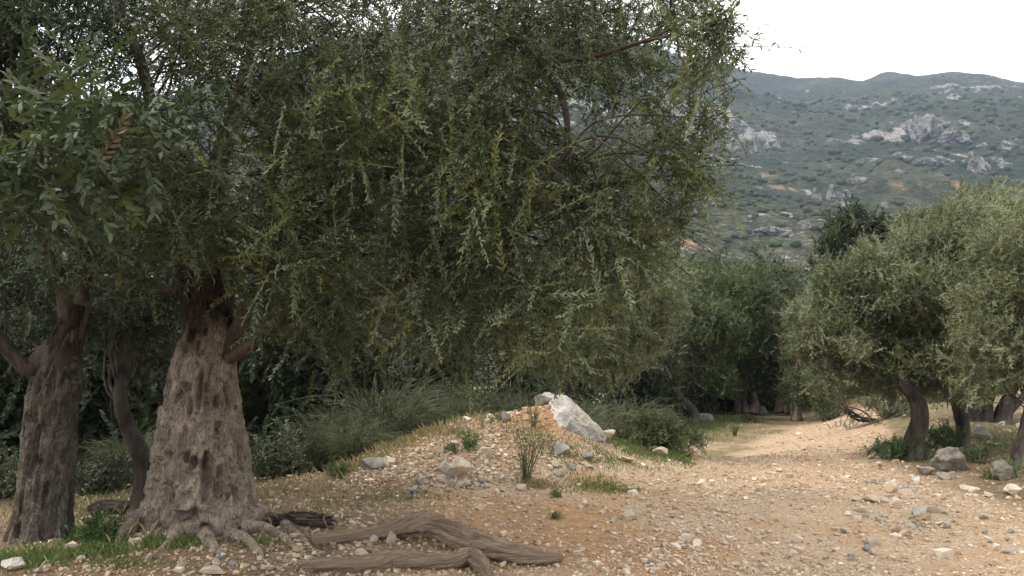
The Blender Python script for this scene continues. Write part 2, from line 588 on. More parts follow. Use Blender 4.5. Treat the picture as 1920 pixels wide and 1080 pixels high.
g = G('earth_and_gravel')
v = g.pos()
n1 = g.noise(v, 1.3, 5)
n2 = g.noise(v, 9, 5, 0.65)
n3 = g.noise(v, 45, 4, 0.7)
v1 = g.voro(v, 38)
v2 = g.voro(v, 75)
vc = g.voro(v, 38, 'Color')
sep = g.n('ShaderNodeSeparateColor')
g.l(vc, sep.inputs[0])
gravel = g.mix(g.rng(sep.outputs[0], 0.1, 0.95), (0.36, 0.262, 0.18), (0.56, 0.45, 0.338))
gravel = g.mix(g.rng(v1, 0.30, 0.60), gravel, (0.37, 0.265, 0.175))
gravel = g.mix(g.rng(n2, 0.45, 0.7, 0, 0.6), gravel, (0.36, 0.235, 0.14))
earth = g.mix(g.rng(n2, 0.35, 0.65), (0.29, 0.152, 0.066), (0.42, 0.25, 0.13))
earth = g.mix(g.rng(n3, 0.5, 0.7, 0, 0.6), earth, (0.46, 0.35, 0.23))
mulch_and_shade = g.mix(g.rng(n2, 0.35, 0.65), (0.09, 0.06, 0.037), (0.20, 0.14, 0.085))
mulch_and_shade = g.mix(g.rng(n3, 0.52, 0.72, 0, 0.7), mulch_and_shade, (0.30, 0.23, 0.16))
turf = g.mix(g.rng(n2, 0.35, 0.65), (0.07, 0.08, 0.03), (0.17, 0.15, 0.075))
base = g.mix(g.attr('soil'), gravel, earth)
base = g.mix(g.attr('litter'), base, mulch_and_shade)
base = g.mix(g.attr('green'), base, turf)
base = g.mix(g.rng(n1, 0.35, 0.7, 0, 0.35), base, (0.30, 0.215, 0.14))
hh = g.math('ADD', g.math('MULTIPLY', v1, -0.8), g.math('ADD', g.math('MULTIPLY', n2, 0.9), g.math('ADD', g.math('MULTIPLY', n3, 0.5), g.math('MULTIPLY', v2, -0.3))))
g.surf(base, 0.95, g.bump(hh, 0.9, 0.025), 0.15)
M['ground'] = g.m

fc = pm.reshape(-1)[GF].mean(1)
def sub_sheet(name, mask):
    F = GF[mask]
    idx = np.unique(F)
    remap = np.zeros(len(GV), np.int32)
    remap[idx] = np.arange(len(idx))
    return np_mesh(name, GV[idx], remap[F], M['ground'], attrs={'soil': soil.reshape(-1)[idx], 'litter': litter.reshape(-1)[idx], 'green': green.reshape(-1)[idx]}, kind='structure')
sub_sheet('ground', fc < 0.5)
sub_sheet('gravel_path', fc >= 0.5)

# ------------------------------------------------------------------ mountain across the valley
SKY_PX = [(-900, 230), (-300, 215), (300, 185), (480, 132), (620, 72), (800, 52), (950, 58), (1100, 66), (1230, 94), (1340, 118), (1400, 134), (1480, 147), (1560, 145), (1618, 152), (1640, 140), (1665, 132), (1720, 138), (1780, 136), (1850, 138), (1920, 156), (2100, 185), (2600, 210)]
_az, _el, _rr = [], [], []
for px, py in SKY_PX:
    r = ray(px, py)
    _az.append(math.atan2(r[0], r[1]))
    _el.append(r[2] / math.hypot(r[0], r[1]))
    _rr.append(520 if px < 1150 else (620 if px < 1300 else 900))
def mountain_h(az, r):
    el = np.interp(az, _az, _el)
    R = np.interp(az, _az, _rr)
    t = np.clip((r - 60) / (R - 60), 0, 1.6)
    zr = 1.6 + el * R
    P = xyz(r * np.sin(az), r * np.cos(az))
    z = -6 + (zr + 6) * np.minimum(t, 1) ** 1.25
    z = z - np.clip(r - R, 0, None) * 0.35
    tt = np.clip(t, 0, 1)
    bell = np.sin(np.pi * np.clip(tt, 0, 1)) ** 0.8
    z = z + bell * (20 * fbm(P / 130, 3, 31) + 12 * ridged(P / 62, 3, 33)) * (r / 600) ** 0.6
    z = z + (0.25 + bell) * 4.2 * fbm(P / 16, 5, 35, 0.55) * (r / 500) ** 0.8
    z = z + 3.4 * tt * ridged(P / 42, 4, 37)
    return z

def mhit(px, py):
    r = ray(px, py)
    hz = math.hypot(r[0], r[1])
    a = math.atan2(r[0], r[1])
    d = np.arange(90, 1000, 1.0)
    zz = CAM_Z + d * r[2] / hz
    hgt = mountain_h(np.full(d.shape, a), d)
    k = np.nonzero(zz < hgt)[0]
    i = int(k[0]) if len(k) else int(np.argmax(hgt - zz))
    return np.array([d[i] * math.sin(a), d[i] * math.cos(a), hgt[i]]), d[i]

azs = np.concatenate([np.linspace(-1.3, -0.75, 60), np.linspace(-0.745, 0.75, 400), np.linspace(0.755, 1.3, 60)])
rs = 60 * (1300 / 60) ** np.linspace(0, 1, 230)
AZ, RS = np.meshgrid(azs, rs, indexing='ij')
MZ = mountain_h(AZ, RS)
MX, MY = RS * np.sin(AZ), RS * np.cos(AZ)
MP = np.stack([MX, MY, MZ], -1)
def spots(lst):
    out = np.zeros(MX.shape)
    for px, py, w, h, s in lst:
        c, d = mhit(px, py)
        rw = w * d / FPX
        c2 = c
        q = ((MX - c[0]) / rw) ** 2 + ((MZ - c[2]) / (h * d / FPX)) ** 2 + ((MY - c[1]) / (rw * 3.0)) ** 2
        out = np.maximum(out, s * np.exp(-q))
    return out
rock_n = ridged(MP / 30, 4, 51)
rock_n2 = fbm(MP / 9, 4, 55)
bare = spots([(1290, 215, 90, 90, 1.5), (1345, 215, 40, 45, 1.4), (1420, 262, 45, 24, 1.3), (1120, 190, 160, 110, 1.2), (900, 170, 160, 100, 1.1), (1350, 255, 50, 30, 1.0), (1740, 235, 85, 55, 1.15), (1815, 250, 80, 45, 1.05), (1700, 200, 160, 35, 0.55), (1800, 165, 140, 22, 0.6), (1830, 295, 40, 40, 0.7), (1750, 300, 50, 22, 0.7), (1660, 250, 60, 50, 0.45), (1440, 432, 60, 18, 0.45), (1500, 400, 40, 30, 0.5), (1560, 360, 60, 45, 0.75), (1320, 300, 60, 30, 0.8)])
rocks = 0.50 * bare + 0.36 * rock_n + 0.38 * rock_n2 - 0.13
rockm = sstep(0.30, 0.55, rocks)
clay = spots([(1730, 348, 95, 12, 0.9), (1770, 345, 40, 16, 1.3), (1478, 354, 45, 7, 1.2), (1440, 330, 18, 7, 1.0), (1080, 205, 40, 30, 1.0), (1290, 455, 60, 20, 0.6), (1400, 460, 90, 14, 0.6)])
claym = 0.8 * sstep(0.45, 0.85, clay * (0.75 + 0.9 * rock_n2) + 0.25 * rock_n2 + 0.2 * fbm(MP / 4, 3, 58))
low = 1 - sstep(140, 330, RS)

g = G('mountain_scrub_and_rock')
v = g.pos()
s1 = g.voro(g.pos((1, 1, 1.4)), 0.22)
s2 = g.voro(v, 0.55)
n1 = g.noise(v, 0.02, 5)
n2 = g.noise(v, 0.12, 5, 0.65)
n3 = g.noise(v, 0.6, 4, 0.7)
scrub = g.mix(g.rng(n2, 0.38, 0.62), (0.016, 0.022, 0.014), (0.034, 0.041, 0.024))
open_ = g.mix(g.rng(n3, 0.35, 0.65), (0.050, 0.053, 0.032), (0.11, 0.10, 0.066))
n4 = g.noise(v, 0.24, 5, 0.8)
open_ = g.mix(g.rng(n4, 0.45, 0.58), open_, scrub)
c = g.mix(g.math('MULTIPLY', g.rng(s1, 0.32, 0.55), g.rng(n1, 0.36, 0.62)), scrub, open_)
c = g.mix(g.math('MULTIPLY', g.rng(n3, 0.52, 0.68, 0, 0.5), g.attr('low')), c, (0.26, 0.22, 0.14))
rock = g.mix(g.rng(n3, 0.35, 0.65), (0.13, 0.125, 0.12), (0.34, 0.32, 0.305))
rock = g.mix(g.rng(n4, 0.50, 0.62, 0, 0.75), rock, scrub)
c = g.mix(g.attr('clay'), c, g.mix(g.rng(n3, 0.4, 0.6), (0.22, 0.15, 0.085), (0.40, 0.25, 0.15)))
nr = g.noise(g.pos((1, 1, 0.7)), 0.16, 8, 0.68)
rf = g.rng(g.math('ADD', g.attr('rock'), g.math('MULTIPLY', g.math('SUBTRACT', nr, 0.5), 1.5)), 0.33, 0.43)
c = g.mix(rf, c, rock)
hh = g.math('ADD', g.math('MULTIPLY', s1, -0.6), g.math('ADD', g.math('MULTIPLY', n3, 0.8), g.math('MULTIPLY', s2, -0.4)))
g.surf(c, 0.95, g.bump(hh, 1.0, 2.5), 0.1)
M['mountain'] = g.m
MP2 = MP.copy()
MP2[..., 2] += rockm * (2.2 * ridged(MP / 8, 3, 61) + 1.2) * (RS / 500)
np_mesh('mountain', MP2.reshape(-1, 3), grid_faces(len(azs), len(rs), wrap=False)[:, ::-1], M['mountain'],
        attrs={'rock': rocks.reshape(-1), 'clay': claym.reshape(-1), 'low': low.reshape(-1)}, kind='structure')

g = G('crag_rock')
v = g.pos((1, 1, 0.45))
n1 = g.noise(v, 0.35, 6, 0.65)
n2 = g.noise(v, 1.6, 4, 0.7)
c = g.mix(g.rng(n1, 0.36, 0.64), (0.12, 0.115, 0.112), (0.33, 0.31, 0.30))
c = g.mix(g.rng(g.noise(g.pos(), 0.12, 5, 0.7), 0.52, 0.62, 0, 0.85), c, (0.035, 0.043, 0.022))
c = g.mix(g.rng(n2, 0.58, 0.75, 0, 0.6), c, (0.09, 0.10, 0.06))
g.surf(c, 0.95, g.bump(g.math('ADD', n1, n2), 1.0, 1.5), 0.1)
M['crag'] = g.m
CRAGS = [
    (1300, 190, 44, 52, 'high grey cliff face half hidden by the edge of the big crown'),
    (1346, 222, 26, 36, 'steep cliff shoulder between the big crown and the tall grey crag'),
    (1375, 262, 46, 44, 'tall grey crag at the foot of the cliff left of the pinnacles'),
    (1420, 266, 24, 40, 'pointed rock pinnacle, first right of the tall grey crag'),
    (1456, 268, 13, 27, 'narrow isolated rock pinnacle at the end of the crag line'),
    (1738, 232, 50, 42, 'largest pale rock dome high on the far right slope'),
    (1800, 248, 40, 26, 'broad broken rock slab beside the pale dome'),
    (1565, 352, 32, 38, 'steep grey bluff above the dark oak tree top'),
    (1532, 360, 18, 26, 'small dark bluff left of the steep grey bluff'),
    (1568, 384, 20, 15, 'rounded rock below the steep grey bluff'),
    (1610, 335, 22, 13, 'low rock right of the steep grey bluff'),
    (1622, 296, 26, 12, 'flat outcrop on the dark green slope at centre'),
    (1750, 302, 28, 14, 'outcrop on the slope just above the orange earth bank'),
    (1832, 296, 28, 34, 'tall streaked outcrop on the far right slope'),
    (1690, 320, 14, 10, 'tiny outcrop in the scrub left of the orange bank'),
    (1440, 432, 36, 14, 'low pale ledge on the lower slope beside olive leaves'),
    (1512, 412, 20, 30, 'upright pale bluff on the lower slope left of the dark oak'),
    (1478, 438, 22, 12, 'small ledge between the low pale ledge and upright bluff'),
    (1325, 296, 30, 18, 'rubbly outcrop below the cliff near the olive leaf edge'),
    (1660, 385, 16, 14, 'small rock just behind the dark oak crown'),
    (1890, 268, 26, 16, 'outcrop at the right edge of the photo'),
]
for k, (px, py, w, h, lab) in enumerate(CRAGS):
    c, d = mhit(px, py + h * 0.5)
    s = d / FPX
    V, F = rock_shape(4 if w > 35 else 3, 300 + k, 12, 0.0, (1, 1, 1), (0.45, 0.85))
    V = V / np.abs(V).max(0)
    V = V * (0.9 + 0.42 * ridged(V * np.array([3.4, 3.4, 1.6]) + k * 3, 4, 70 + k))[:, None] * np.array([w * s * 0.72, w * s * 0.55, h * s * 0.8])
    V[:, 2] -= 0.12 * h * s
    o = np_mesh('rock_outcrop', V, F, M['crag'], loc=(0, 0, 0), smooth=False)
    o.location = c.tolist()
    tag(o, lab, 'rock outcrop', 'limestone outcrops on the far mountain')

# distant scrub and olives on the slope: past counting
bl = []
for k in range(5):
    V, F = ICO[1 if k < 2 else 0]
    V = V * (1 + 0.42 * vnoise(V * 2.6 + 7 * k, 80 + k))[:, None]
    bl.append((V * np.array([1, 1, 0.8]), F))
nb = 10500
uu = rng.uniform(0, 1, nb)
br = 85 * (680 / 85) ** (uu ** 0.72)
ba = rng.uniform(-0.62, 0.66, nb)
bx, by = br * np.sin(ba), br * np.cos(ba)
bz = mountain_h(ba, br)
dens = fbm(xyz(bx / 45, by / 45), 3, 91)
keep = dens + rng.uniform(-0.45, 0.45, nb) > -0.22
cl = np.zeros(nb)
for px, py, w, h, s in [(1730, 350, 95, 14, 0), (1770, 345, 45, 16, 0), (1478, 354, 45, 9, 0)]:
    c, d = mhit(px, py)
    cl += np.exp(-((bx - c[0]) / (w * d / FPX)) ** 2 - ((by - c[1]) / (w * 1.5 * d / FPX)) ** 2)
keep &= cl < 0.3
Vs, Fs, Ts, off = [], [], [], 0
nearb = br < 140
for k in range(5):
    sel = np.nonzero(keep & np.where(nearb, np.arange(nb) % 2 == k, np.arange(nb) % 3 + 2 == k))[0]
    V, F = bl[k]
    sz = rng.uniform(0.45, 1.0, len(sel)) ** 1.5 * (0.8 + br[sel] / 300)
    an = rng.uniform(0, 6.28, len(sel))
    ca, sa = np.cos(an), np.sin(an)
    W = np.stack([V[None, :, 0] * ca[:, None] - V[None, :, 1] * sa[:, None], V[None, :, 0] * sa[:, None] + V[None, :, 1] * ca[:, None], np.broadcast_to(V[None, :, 2], (len(sel), len(V)))], -1)
    W = W * sz[:, None, None] + np.stack([bx[sel], by[sel], bz[sel] + 0.35 * sz], -1)[:, None, :]
    Vs.append(W.reshape(-1, 3))
    Fs.append((F[None] + (np.arange(len(sel)) * len(V))[:, None, None]).reshape(-1, 3) + off)
    Ts.append(np.repeat(rng.uniform(0, 1, len(sel)), len(V)))
    off += len(sel) * len(V)
g = G('far_scrub')
t = g.attr('tint')
n2 = g.noise(g.pos(), 1.6, 4, 0.7)
c = g.mix(t, (0.026, 0.038, 0.02), (0.06, 0.072, 0.038))
c = g.mix(g.rng(n2, 0.4, 0.65, 0, 0.6), c, (0.085, 0.098, 0.055))
g.surf(c, 0.9, g.bump(n2, 1.0, 0.8), 0.1)
M['far_scrub'] = g.m
o = np_mesh('hillside_scrub', np.vstack(Vs), np.vstack(Fs), M['far_scrub'], attrs={'tint': np.concatenate(Ts)}, kind='stuff')
o['label'] = 'grey green scrub and olives scattered over the far mountainside'

# air between here and the mountain
HV = np.array([(x, y, z) for x in (-1900, 1900) for y in (-1900, 1900) for z in (-30, 420)], float)
HF = np.array([(0, 1, 3, 2), (4, 6, 7, 5), (0, 4, 5, 1), (2, 3, 7, 6), (0, 2, 6, 4), (1, 5, 7, 3)])
g = G('pale_air')
pv = g.n('ShaderNodeVolumePrincipled')
pv.inputs['Color'].default_value = (0.58, 0.73, 1.0, 1)
pv.inputs['Density'].default_value = 0.00030
g.l(pv.outputs[0], g.out.inputs['Volume'])
np_mesh('haze', HV, HF, g.m, smooth=False, kind='stuff')

# ------------------------------------------------------------------ foliage
def spray_template(seed, length=0.34, pairs=11, leaf=0.046, width=0.0092, near=True, stem=True, up=0.0, droop=0.10, loose=0.16):
    """one leafy shoot along +X with opposite leaves"""
    r = np.random.default_rng(seed)
    t = np.linspace(0, 1, 6)
    side = r.uniform(-0.12, 0.12)
    C = np.stack([t * length, side * length * t ** 2, -droop * length * t ** 2 + up * t ** 2], -1)
    parts_v, parts_f, off = [], [], 0
    if stem:
        R = np.linspace(0.0024, 0.0010, 6)
        V, F = tube(C, R, 3, cap=False)
        F = np.vstack([F[:, [0, 1, 2]], F[:, [0, 2, 3]]])
        parts_v.append(V)
        parts_f.append(F)
        off = len(V)
    for i in range(pairs):
        for s in (-1, 1):
            u = (i + 0.4 + r.uniform(-0.25, 0.25)) / pairs
            p = np.array([np.interp(u, t, C[:, k]) for k in range(3)])
            ang = r.uniform(0.55, 0.95 + loose) * (1 - 0.35 * u)
            roll = (math.pi / 2 if i % 2 else 0) * r.uniform(0.3, 0.9) + r.uniform(-0.4, 0.4)
            perp = np.array([0, math.cos(roll), math.sin(roll)]) * s
            ax = norm(np.array([1.0, 0, 0]) * math.cos(ang) + perp * math.sin(ang) + r.normal(size=3) * loose)
            w = norm(np.cross(ax, np.array([r.normal() * 0.4, r.normal() * 0.4, 1.0])))
            n = np.cross(w, ax)
            if n[2] < 0:
                w, n = -w, -n
            L = leaf * r.uniform(0.7, 1.15) * (1 - 0.25 * u)
            W = width * r.uniform(0.8, 1.2)
            if near:
                pts = [p, p + ax * L * .3 + w * W * .5 + n * L * .02, p + ax * L * .3 - w * W * .5 + n * L * .02,
                       p + ax * L * .7 + w * W * .42 - n * L * .03, p + ax * L * .7 - w * W * .42 - n * L * .03, p + ax * L - n * L * .12]
                fc = [(0, 2, 1), (1, 2, 4), (1, 4, 3), (3, 4, 5)]
            else:
                pts = [p, p + ax * L * .5 + w * W * .5, p + ax * L * .5 - w * W * .5, p + ax * L - n * L * .08]
                fc = [(0, 2, 1), (1, 2, 3)]
                if near is None:        # a few pixels long in the picture: one narrow blade
                    pts = [p + w * W * .5, p - w * W * .5, p + ax * L]
                    fc = [(0, 1, 2)]
            parts_v.append(np.array(pts))
            parts_f.append(np.array(fc) + off)
            off += len(pts)
    return np.vstack(parts_v), np.vstack(parts_f)

LIB = {
    'near': [spray_template(10 + i, 0.30 + 0.03 * (i % 4), 12 + i % 4, up=0.02) for i in range(8)],
    'near2': [spray_template(130 + i, 0.30 + 0.03 * (i % 4), 14 + i % 4, 0.056, 0.012, near=None, stem=False, up=0.02) for i in range(8)],
    'broad': [spray_template(30 + i, 0.26 + 0.03 * (i % 3), 8 + i % 3, 0.066, 0.019) for i in range(6)],
    'mid': [spray_template(50 + i, 0.26 + 0.05 * (i % 3), 9 + i % 3, 0.078, 0.0185, near=None, stem=False, loose=0.35) for i in range(8)],
    'far': [spray_template(70 + i, 0.60, 9, 0.15, 0.040, near=False, stem=False) for i in range(5)],
    'oak': [spray_template(90 + i, 0.42, 14, 0.085, 0.048, near=None, stem=False) for i in range(5)],
    'fine': [spray_template(150 + i, 0.22 + 0.05 * (i % 3), 8 + i % 3, 0.066, 0.0155, near=None, stem=False, droop=0.05, loose=0.35) for i in range(8)],
    'nearm': [spray_template(170 + i, 0.30 + 0.03 * (i % 4), 12 + i % 4, up=0.02, near=False) for i in range(8)],
    'weed': [spray_template(110 + i, 0.22, 7, 0.06, 0.022, near=False, stem=True, droop=0.2) for i in range(5)],
}

def place_sprays(P, AX, S, lib, tint, roll=None):
    """copies of the shoots of lib with their roots at P, pointing along AX, scaled by S"""
    n = len(P)
    AX = norm(AX)
    up = np.tile(np.array([0, 0, 1.0]), (n, 1)) + rng.normal(size=(n, 3)) * 0.35
    w = norm(np.cross(up, AX))
    nn = np.cross(AX, w)
    Rm = np.stack([AX, w, nn], -1) * S[:, None, None]
    Vs, Fs, Ts, off = [], [], [], 0
    pick = rng.integers(0, len(lib), n)
    for k, (V, F) in enumerate(lib):
        sel = np.nonzero(pick == k)[0]
        if not len(sel):
            continue
        W = np.einsum('nij,vj->nvi', Rm[sel], V) + P[sel][:, None, :]
        Vs.append(W.reshape(-1, 3))
        Fs.append((F[None] + (np.arange(len(sel)) * len(V))[:, None, None]).reshape(-1, 3) + off)
        Ts.append(np.repeat(tint[sel], len(V)))
        off += len(sel) * len(V)
    return np.vstack(Vs), np.vstack(Fs), np.concatenate(Ts)

def clump_points(C, R, n, shell=0.33):
    """n points in each clump with the outward direction; C (k,3), R (k,) or (k,3)"""
    C = np.repeat(np.asarray(C, float), n, 0)
    R = np.asarray(R, float)
    if R.ndim == 1:
        R = R[:, None] * np.array([1, 1, 0.85])
    R = np.repeat(R, n, 0)
    D = norm(rng.normal(size=C.shape))
    q = rng.uniform(0, 1, len(C)) ** shell
    return C + D * R * q[:, None], D

def ellipsoid_clumps(center, radii, k, rc):
    """clumps that fill an ellipsoid unevenly, most near its skin"""
    D = norm(rng.normal(size=(k, 3)))
    q = rng.uniform(0.25, 1.0, k) ** 0.5
    C = np.asarray(center) + D * np.asarray(radii) * q[:, None] * rng.uniform(0.82, 1.05, (k, 1))
    return C, rng.uniform(0.65, 1.25, k) * rc

def foliage(name, C, R, per, lib, mat, parent, loc, scale=1.0, upw=0.15, out=0.6, jit=0.5, tint=(0.1, 0.75), dry=0.015, shell=0.33, bright=None):
    P, D = clump_points(C, R, per, shell)
    n = len(P)
    AX = D * out + np.array([0, 0, upw]) + rng.normal(size=(n, 3)) * jit
    S = rng.uniform(0.7, 1.25, n) * scale
    ct = np.repeat(rng.uniform(-0.12, 0.12, len(C)), per)
    T = np.clip(rng.uniform(tint[0], tint[1], n) + ct, 0, 0.93)
    if bright is not None:
        m = rng.uniform(0, 1, n) < bright
        T = np.where(m, 0.9, T)
    T = np.where(rng.uniform(0, 1, n) < dry, 0.99, T)
    V, F, Tn = place_sprays(P - AX * 0.1 * S[:, None], AX, S, LIB[lib], T)
    o = np_mesh(name, V, F, mat, parent, loc, {'tint': Tn}, smooth=False, kind='stuff')
    return o

def branch_to(pts, target, r0, r1=0.005, n=9, sag=0.08, ns=5):
    """thin branch from the nearest of pts to the target"""
    pts = np.asarray(pts)
    dd = np.linalg.norm(pts - target, axis=1) + 0.6 * np.clip(pts[:, 2] - target[2], 0, None)
    a = pts[int(rng.choice(np.argsort(dd)[:14]))]
    m1 = a * 0.65 + target * 0.35 + rng.normal(size=3) * 0.09 + np.array([0, 0, sag])
    m2 = a * 0.3 + target * 0.7 + rng.normal(size=3) * 0.09 + np.array([0, 0, sag])
    C = smooth_path([a, m1, m2, target], n)
    L = np.linalg.norm(target - a)
    return tube(C, np.linspace(max(0.008, r0 * min(1, 0.4 + L * 0.5)), r1, n), ns, 0.1, 9)

def limb_part(name, pts, mat, parent, loc, n=40, ns=14, rough=0.12, flute=0.12, seed=0, rscale=6):
    """pts rows: x, y, z, radius"""
    Q = smooth_path(pts, n)
    V, F = tube(Q[:, :3], np.maximum(Q[:, 3], 0.004), ns, rough, rscale, seed, flute)
    return np_mesh(name, V, F, mat, parent, loc), Q

def pxp(lst):
    """(px, py, depth, width in px) rows -> x, y, z, radius"""
    out = []
    for px, py, d, w in lst:
        p = at(px, py, d)
        out.append([p[0], p[1], p[2], w * d / FPX / 2])
    return np.array(out)

def twigs_for(pts, C, parent, loc, mat, r0=0.02, extra=0):
    parts = [branch_to(pts, c, r0 * rng.uniform(0.6, 1.2)) for c in C]
    V, F = join(parts)
    return np_mesh('branches', V, F, mat, parent, loc, kind='stuff')

# ------------------------------------------------------------------ the old olive in front
def old_trunk(prof, d0, ns, nr, seed, pits, lobes, parent, loc, mat, split, name='trunk', flare=1.0, depth=0.92):
    """gnarled trunk: prof rows are (py, left px, right px) at distance d0"""
    rows = []
    for py, a, b in prof:
        p = at((a + b) / 2, py, d0)
        rows.append([p[0], p[1], p[2], (b - a) / 2 * d0 / FPX])
    Q = smooth_path(np.array(rows), nr)
    th = np.linspace(0, 2 * np.pi, ns, endpoint=False)
    ct, st = np.cos(th), np.sin(th)
    z = Q[:, 2]
    z0 = z.min()
    TH, ZZ = np.meshgrid(th, z)
    P = np.stack([np.cos(TH) * 0.36, np.sin(TH) * 0.36, ZZ], -1)
    rr = np.repeat(Q[:, 3][:, None], ns, 1)
    low = np.exp(-(ZZ - z0) / 0.6)
    f = 1 + 0.15 * fbm(P * np.array([4.5, 4.5, 1.5]), 3, seed) + 0.07 * ridged(P * np.array([7, 7, 2.6]), 3, seed + 3) + (0.035 + 0.12 * low) * fbm(P * np.array([15, 15, 9]), 4, seed + 6)
    f = f + 0.026 * ridged(P * np.array([24, 24, 4.5]) + 2.0 * fbm(P * 4, 2, seed + 50)[..., None], 3, seed + 9) + 0.03 * fbm(P * np.array([40, 40, 22]), 2, seed + 44)
    knots = np.clip(vnoise(P * np.array([12, 12, 9]), seed + 12) - 0.36, 0, 1)
    f = f - 0.75 * knots + 0.10 * np.clip(vnoise(P * np.array([7, 7, 6]), seed + 15) - 0.35, 0, 1)
    for ang, h, wa, wz, dep in pits:
        da = (TH - ang + np.pi) % (2 * np.pi) - np.pi
        q = (da / wa) ** 2 + ((ZZ - h) / wz) ** 2
        f = f - dep * np.exp(-q ** 1.6) + 0.14 * dep * np.exp(-((np.sqrt(q) - 1.45) / 0.35) ** 2)
    rr = rr * f
    for ang, amp, wid, hh in lobes:
        da = (TH - ang + np.pi) % (2 * np.pi) - np.pi
        rr = rr + flare * amp * np.exp(-(da / wid) ** 2) * np.exp(-np.clip(ZZ - z0, 0, None) / hh)
    V = np.stack([Q[:, 0][:, None] + rr * np.cos(TH), Q[:, 1][:, None] + rr * np.sin(TH) * depth, ZZ + 0.03 * fbm(P * 5, 2, seed + 20) * (1 - low)], -1)
    V[-1] = V[-1] * 0.1 + Q[-1, :3] * 0.9
    V[-2] = V[-2] * 0.75 + Q[-2, :3] * 0.25
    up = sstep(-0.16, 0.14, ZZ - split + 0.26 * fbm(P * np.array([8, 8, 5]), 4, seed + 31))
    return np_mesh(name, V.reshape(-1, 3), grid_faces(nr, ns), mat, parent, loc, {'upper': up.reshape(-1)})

D1 = 6.85
b1 = at(372, 1000, D1)
b1[2] = gz(b1[0], b1[1])
olive = thing('olive_tree', 'ancient olive with thick gnarled knobbly pale trunk, its crown filling most of the picture', 'tree', b1, 'olive trees of the grove')
FR = -math.pi / 2                       # the side that faces the camera
prof = [(1040, 292, 472), (1000, 284, 468), (960, 282, 465), (900, 288, 462), (850, 298, 456), (800, 303, 451), (740, 316, 441), (690, 327, 439), (655, 335, 444), (640, 338, 446), (630, 341, 443), (618, 346, 438), (595, 345, 434), (550, 338, 418), (510, 333, 408), (470, 328, 404)]
pits = [(FR + 0.28, 1.22, 0.075, 0.14, 0.42), (FR + 0.06, 1.07, 0.07, 0.06, 0.26), (FR - 0.35, 1.13, 0.07, 0.05, 0.14), (FR + 0.2, 0.63, 0.08, 0.045, 0.32), (FR + 0.5, 0.60, 0.15, 0.06, 0.3),
        (FR - 0.5, 0.84, 0.06, 0.06, 0.14), (FR - 0.02, 0.80, 0.09, 0.07, 0.12), (FR + 0.4, 0.9, 0.10, 0.05, 0.10), (FR + 0.75, 0.38, 0.14, 0.06, 0.18), (FR - 0.4, 0.40, 0.10, 0.05, 0.15), (FR + 0.1, 0.36, 0.12, 0.05, 0.16),
        (FR + 0.55, 1.35, 0.08, 0.07, 0.16), (FR - 0.6, 0.6, 0.1, 0.12, 0.12), (FR + 0.05, 0.50, 0.12, 0.06, 0.14)]
lobes = [(math.pi + 0.35, 0.30, 0.30, 0.13), (math.pi + 0.9, 0.16, 0.25, 0.16), (FR - 0.1, 0.14, 0.30, 0.12), (FR + 0.6, 0.16, 0.25, 0.15), (-0.25, 0.14, 0.28, 0.14), (0.4, 0.18, 0.3, 0.2), (1.6, 0.2, 0.4, 0.2), (2.5, 0.2, 0.4, 0.2)]
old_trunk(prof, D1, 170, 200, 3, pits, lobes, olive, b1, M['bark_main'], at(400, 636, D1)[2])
limbs = [
    [(372, 530, 6.88, 60), (364, 480, 6.9, 66), (390, 380, 6.8, 50), (425, 250, 6.7, 30), (460, 130, 6.7, 18), (520, -60, 6.6, 12), (500, -300, 6.1, 16)],
    [(418, 665, 6.8, 40), (442, 628, 6.75, 32), (470, 570, 6.7, 27), (505, 515, 6.6, 25), (600, 420, 6.3, 30), (760, 300, 5.9, 26), (900, 150, 5.5, 22), (1000, -20, 5.2, 16), (1120, -160, 5.0, 8)],
    [(425, 675, 6.75, 28), (455, 655, 6.7, 21), (500, 625, 6.6, 18), (545, 598, 6.5, 16), (650, 560, 6.3, 22), (800, 510, 6.0, 18), (960, 440, 5.7, 15), (1110, 380, 5.4, 8)],
    [(372, 585, 6.9, 30), (350, 560, 6.95, 22), (300, 535, 7.0, 15), (230, 510, 7.0, 12), (120, 440, 6.8, 14), (40, 380, 6.5, 7)],
    [(368, 500, 6.9, 50), (340, 400, 6.4, 38), (300, 260, 6.0, 26), (262, 110, 5.9, 20), (200, -80, 5.8, 15), (300, -300, 4.8, 14)],
    [(870, -40, 5.4, 26), (930, 40, 5.2, 22), (985, 92, 5.05, 20), (1030, 135, 4.95, 17), (1056, 190, 4.9, 14), (1064, 260, 4.85, 10), (1040, 330, 4.8, 5)],
    [(1025, 128, 4.96, 13), (1065, 112, 4.9, 11), (1120, 105, 4.8, 9), (1200, 80, 4.7, 7), (1290, 60, 4.6, 4)],
]
LP = []
for k, L in enumerate(limbs):
    o, Q = limb_part('limb', pxp(L), M['bark_limb'], olive, b1, 46, 16 if k < 3 else 10, 0.16, 0.16, 5 + k)
    LP.append(Q[:, :3])
LP = np.vstack(LP)
LPb = LP[LP[:, 2] > 2.0]

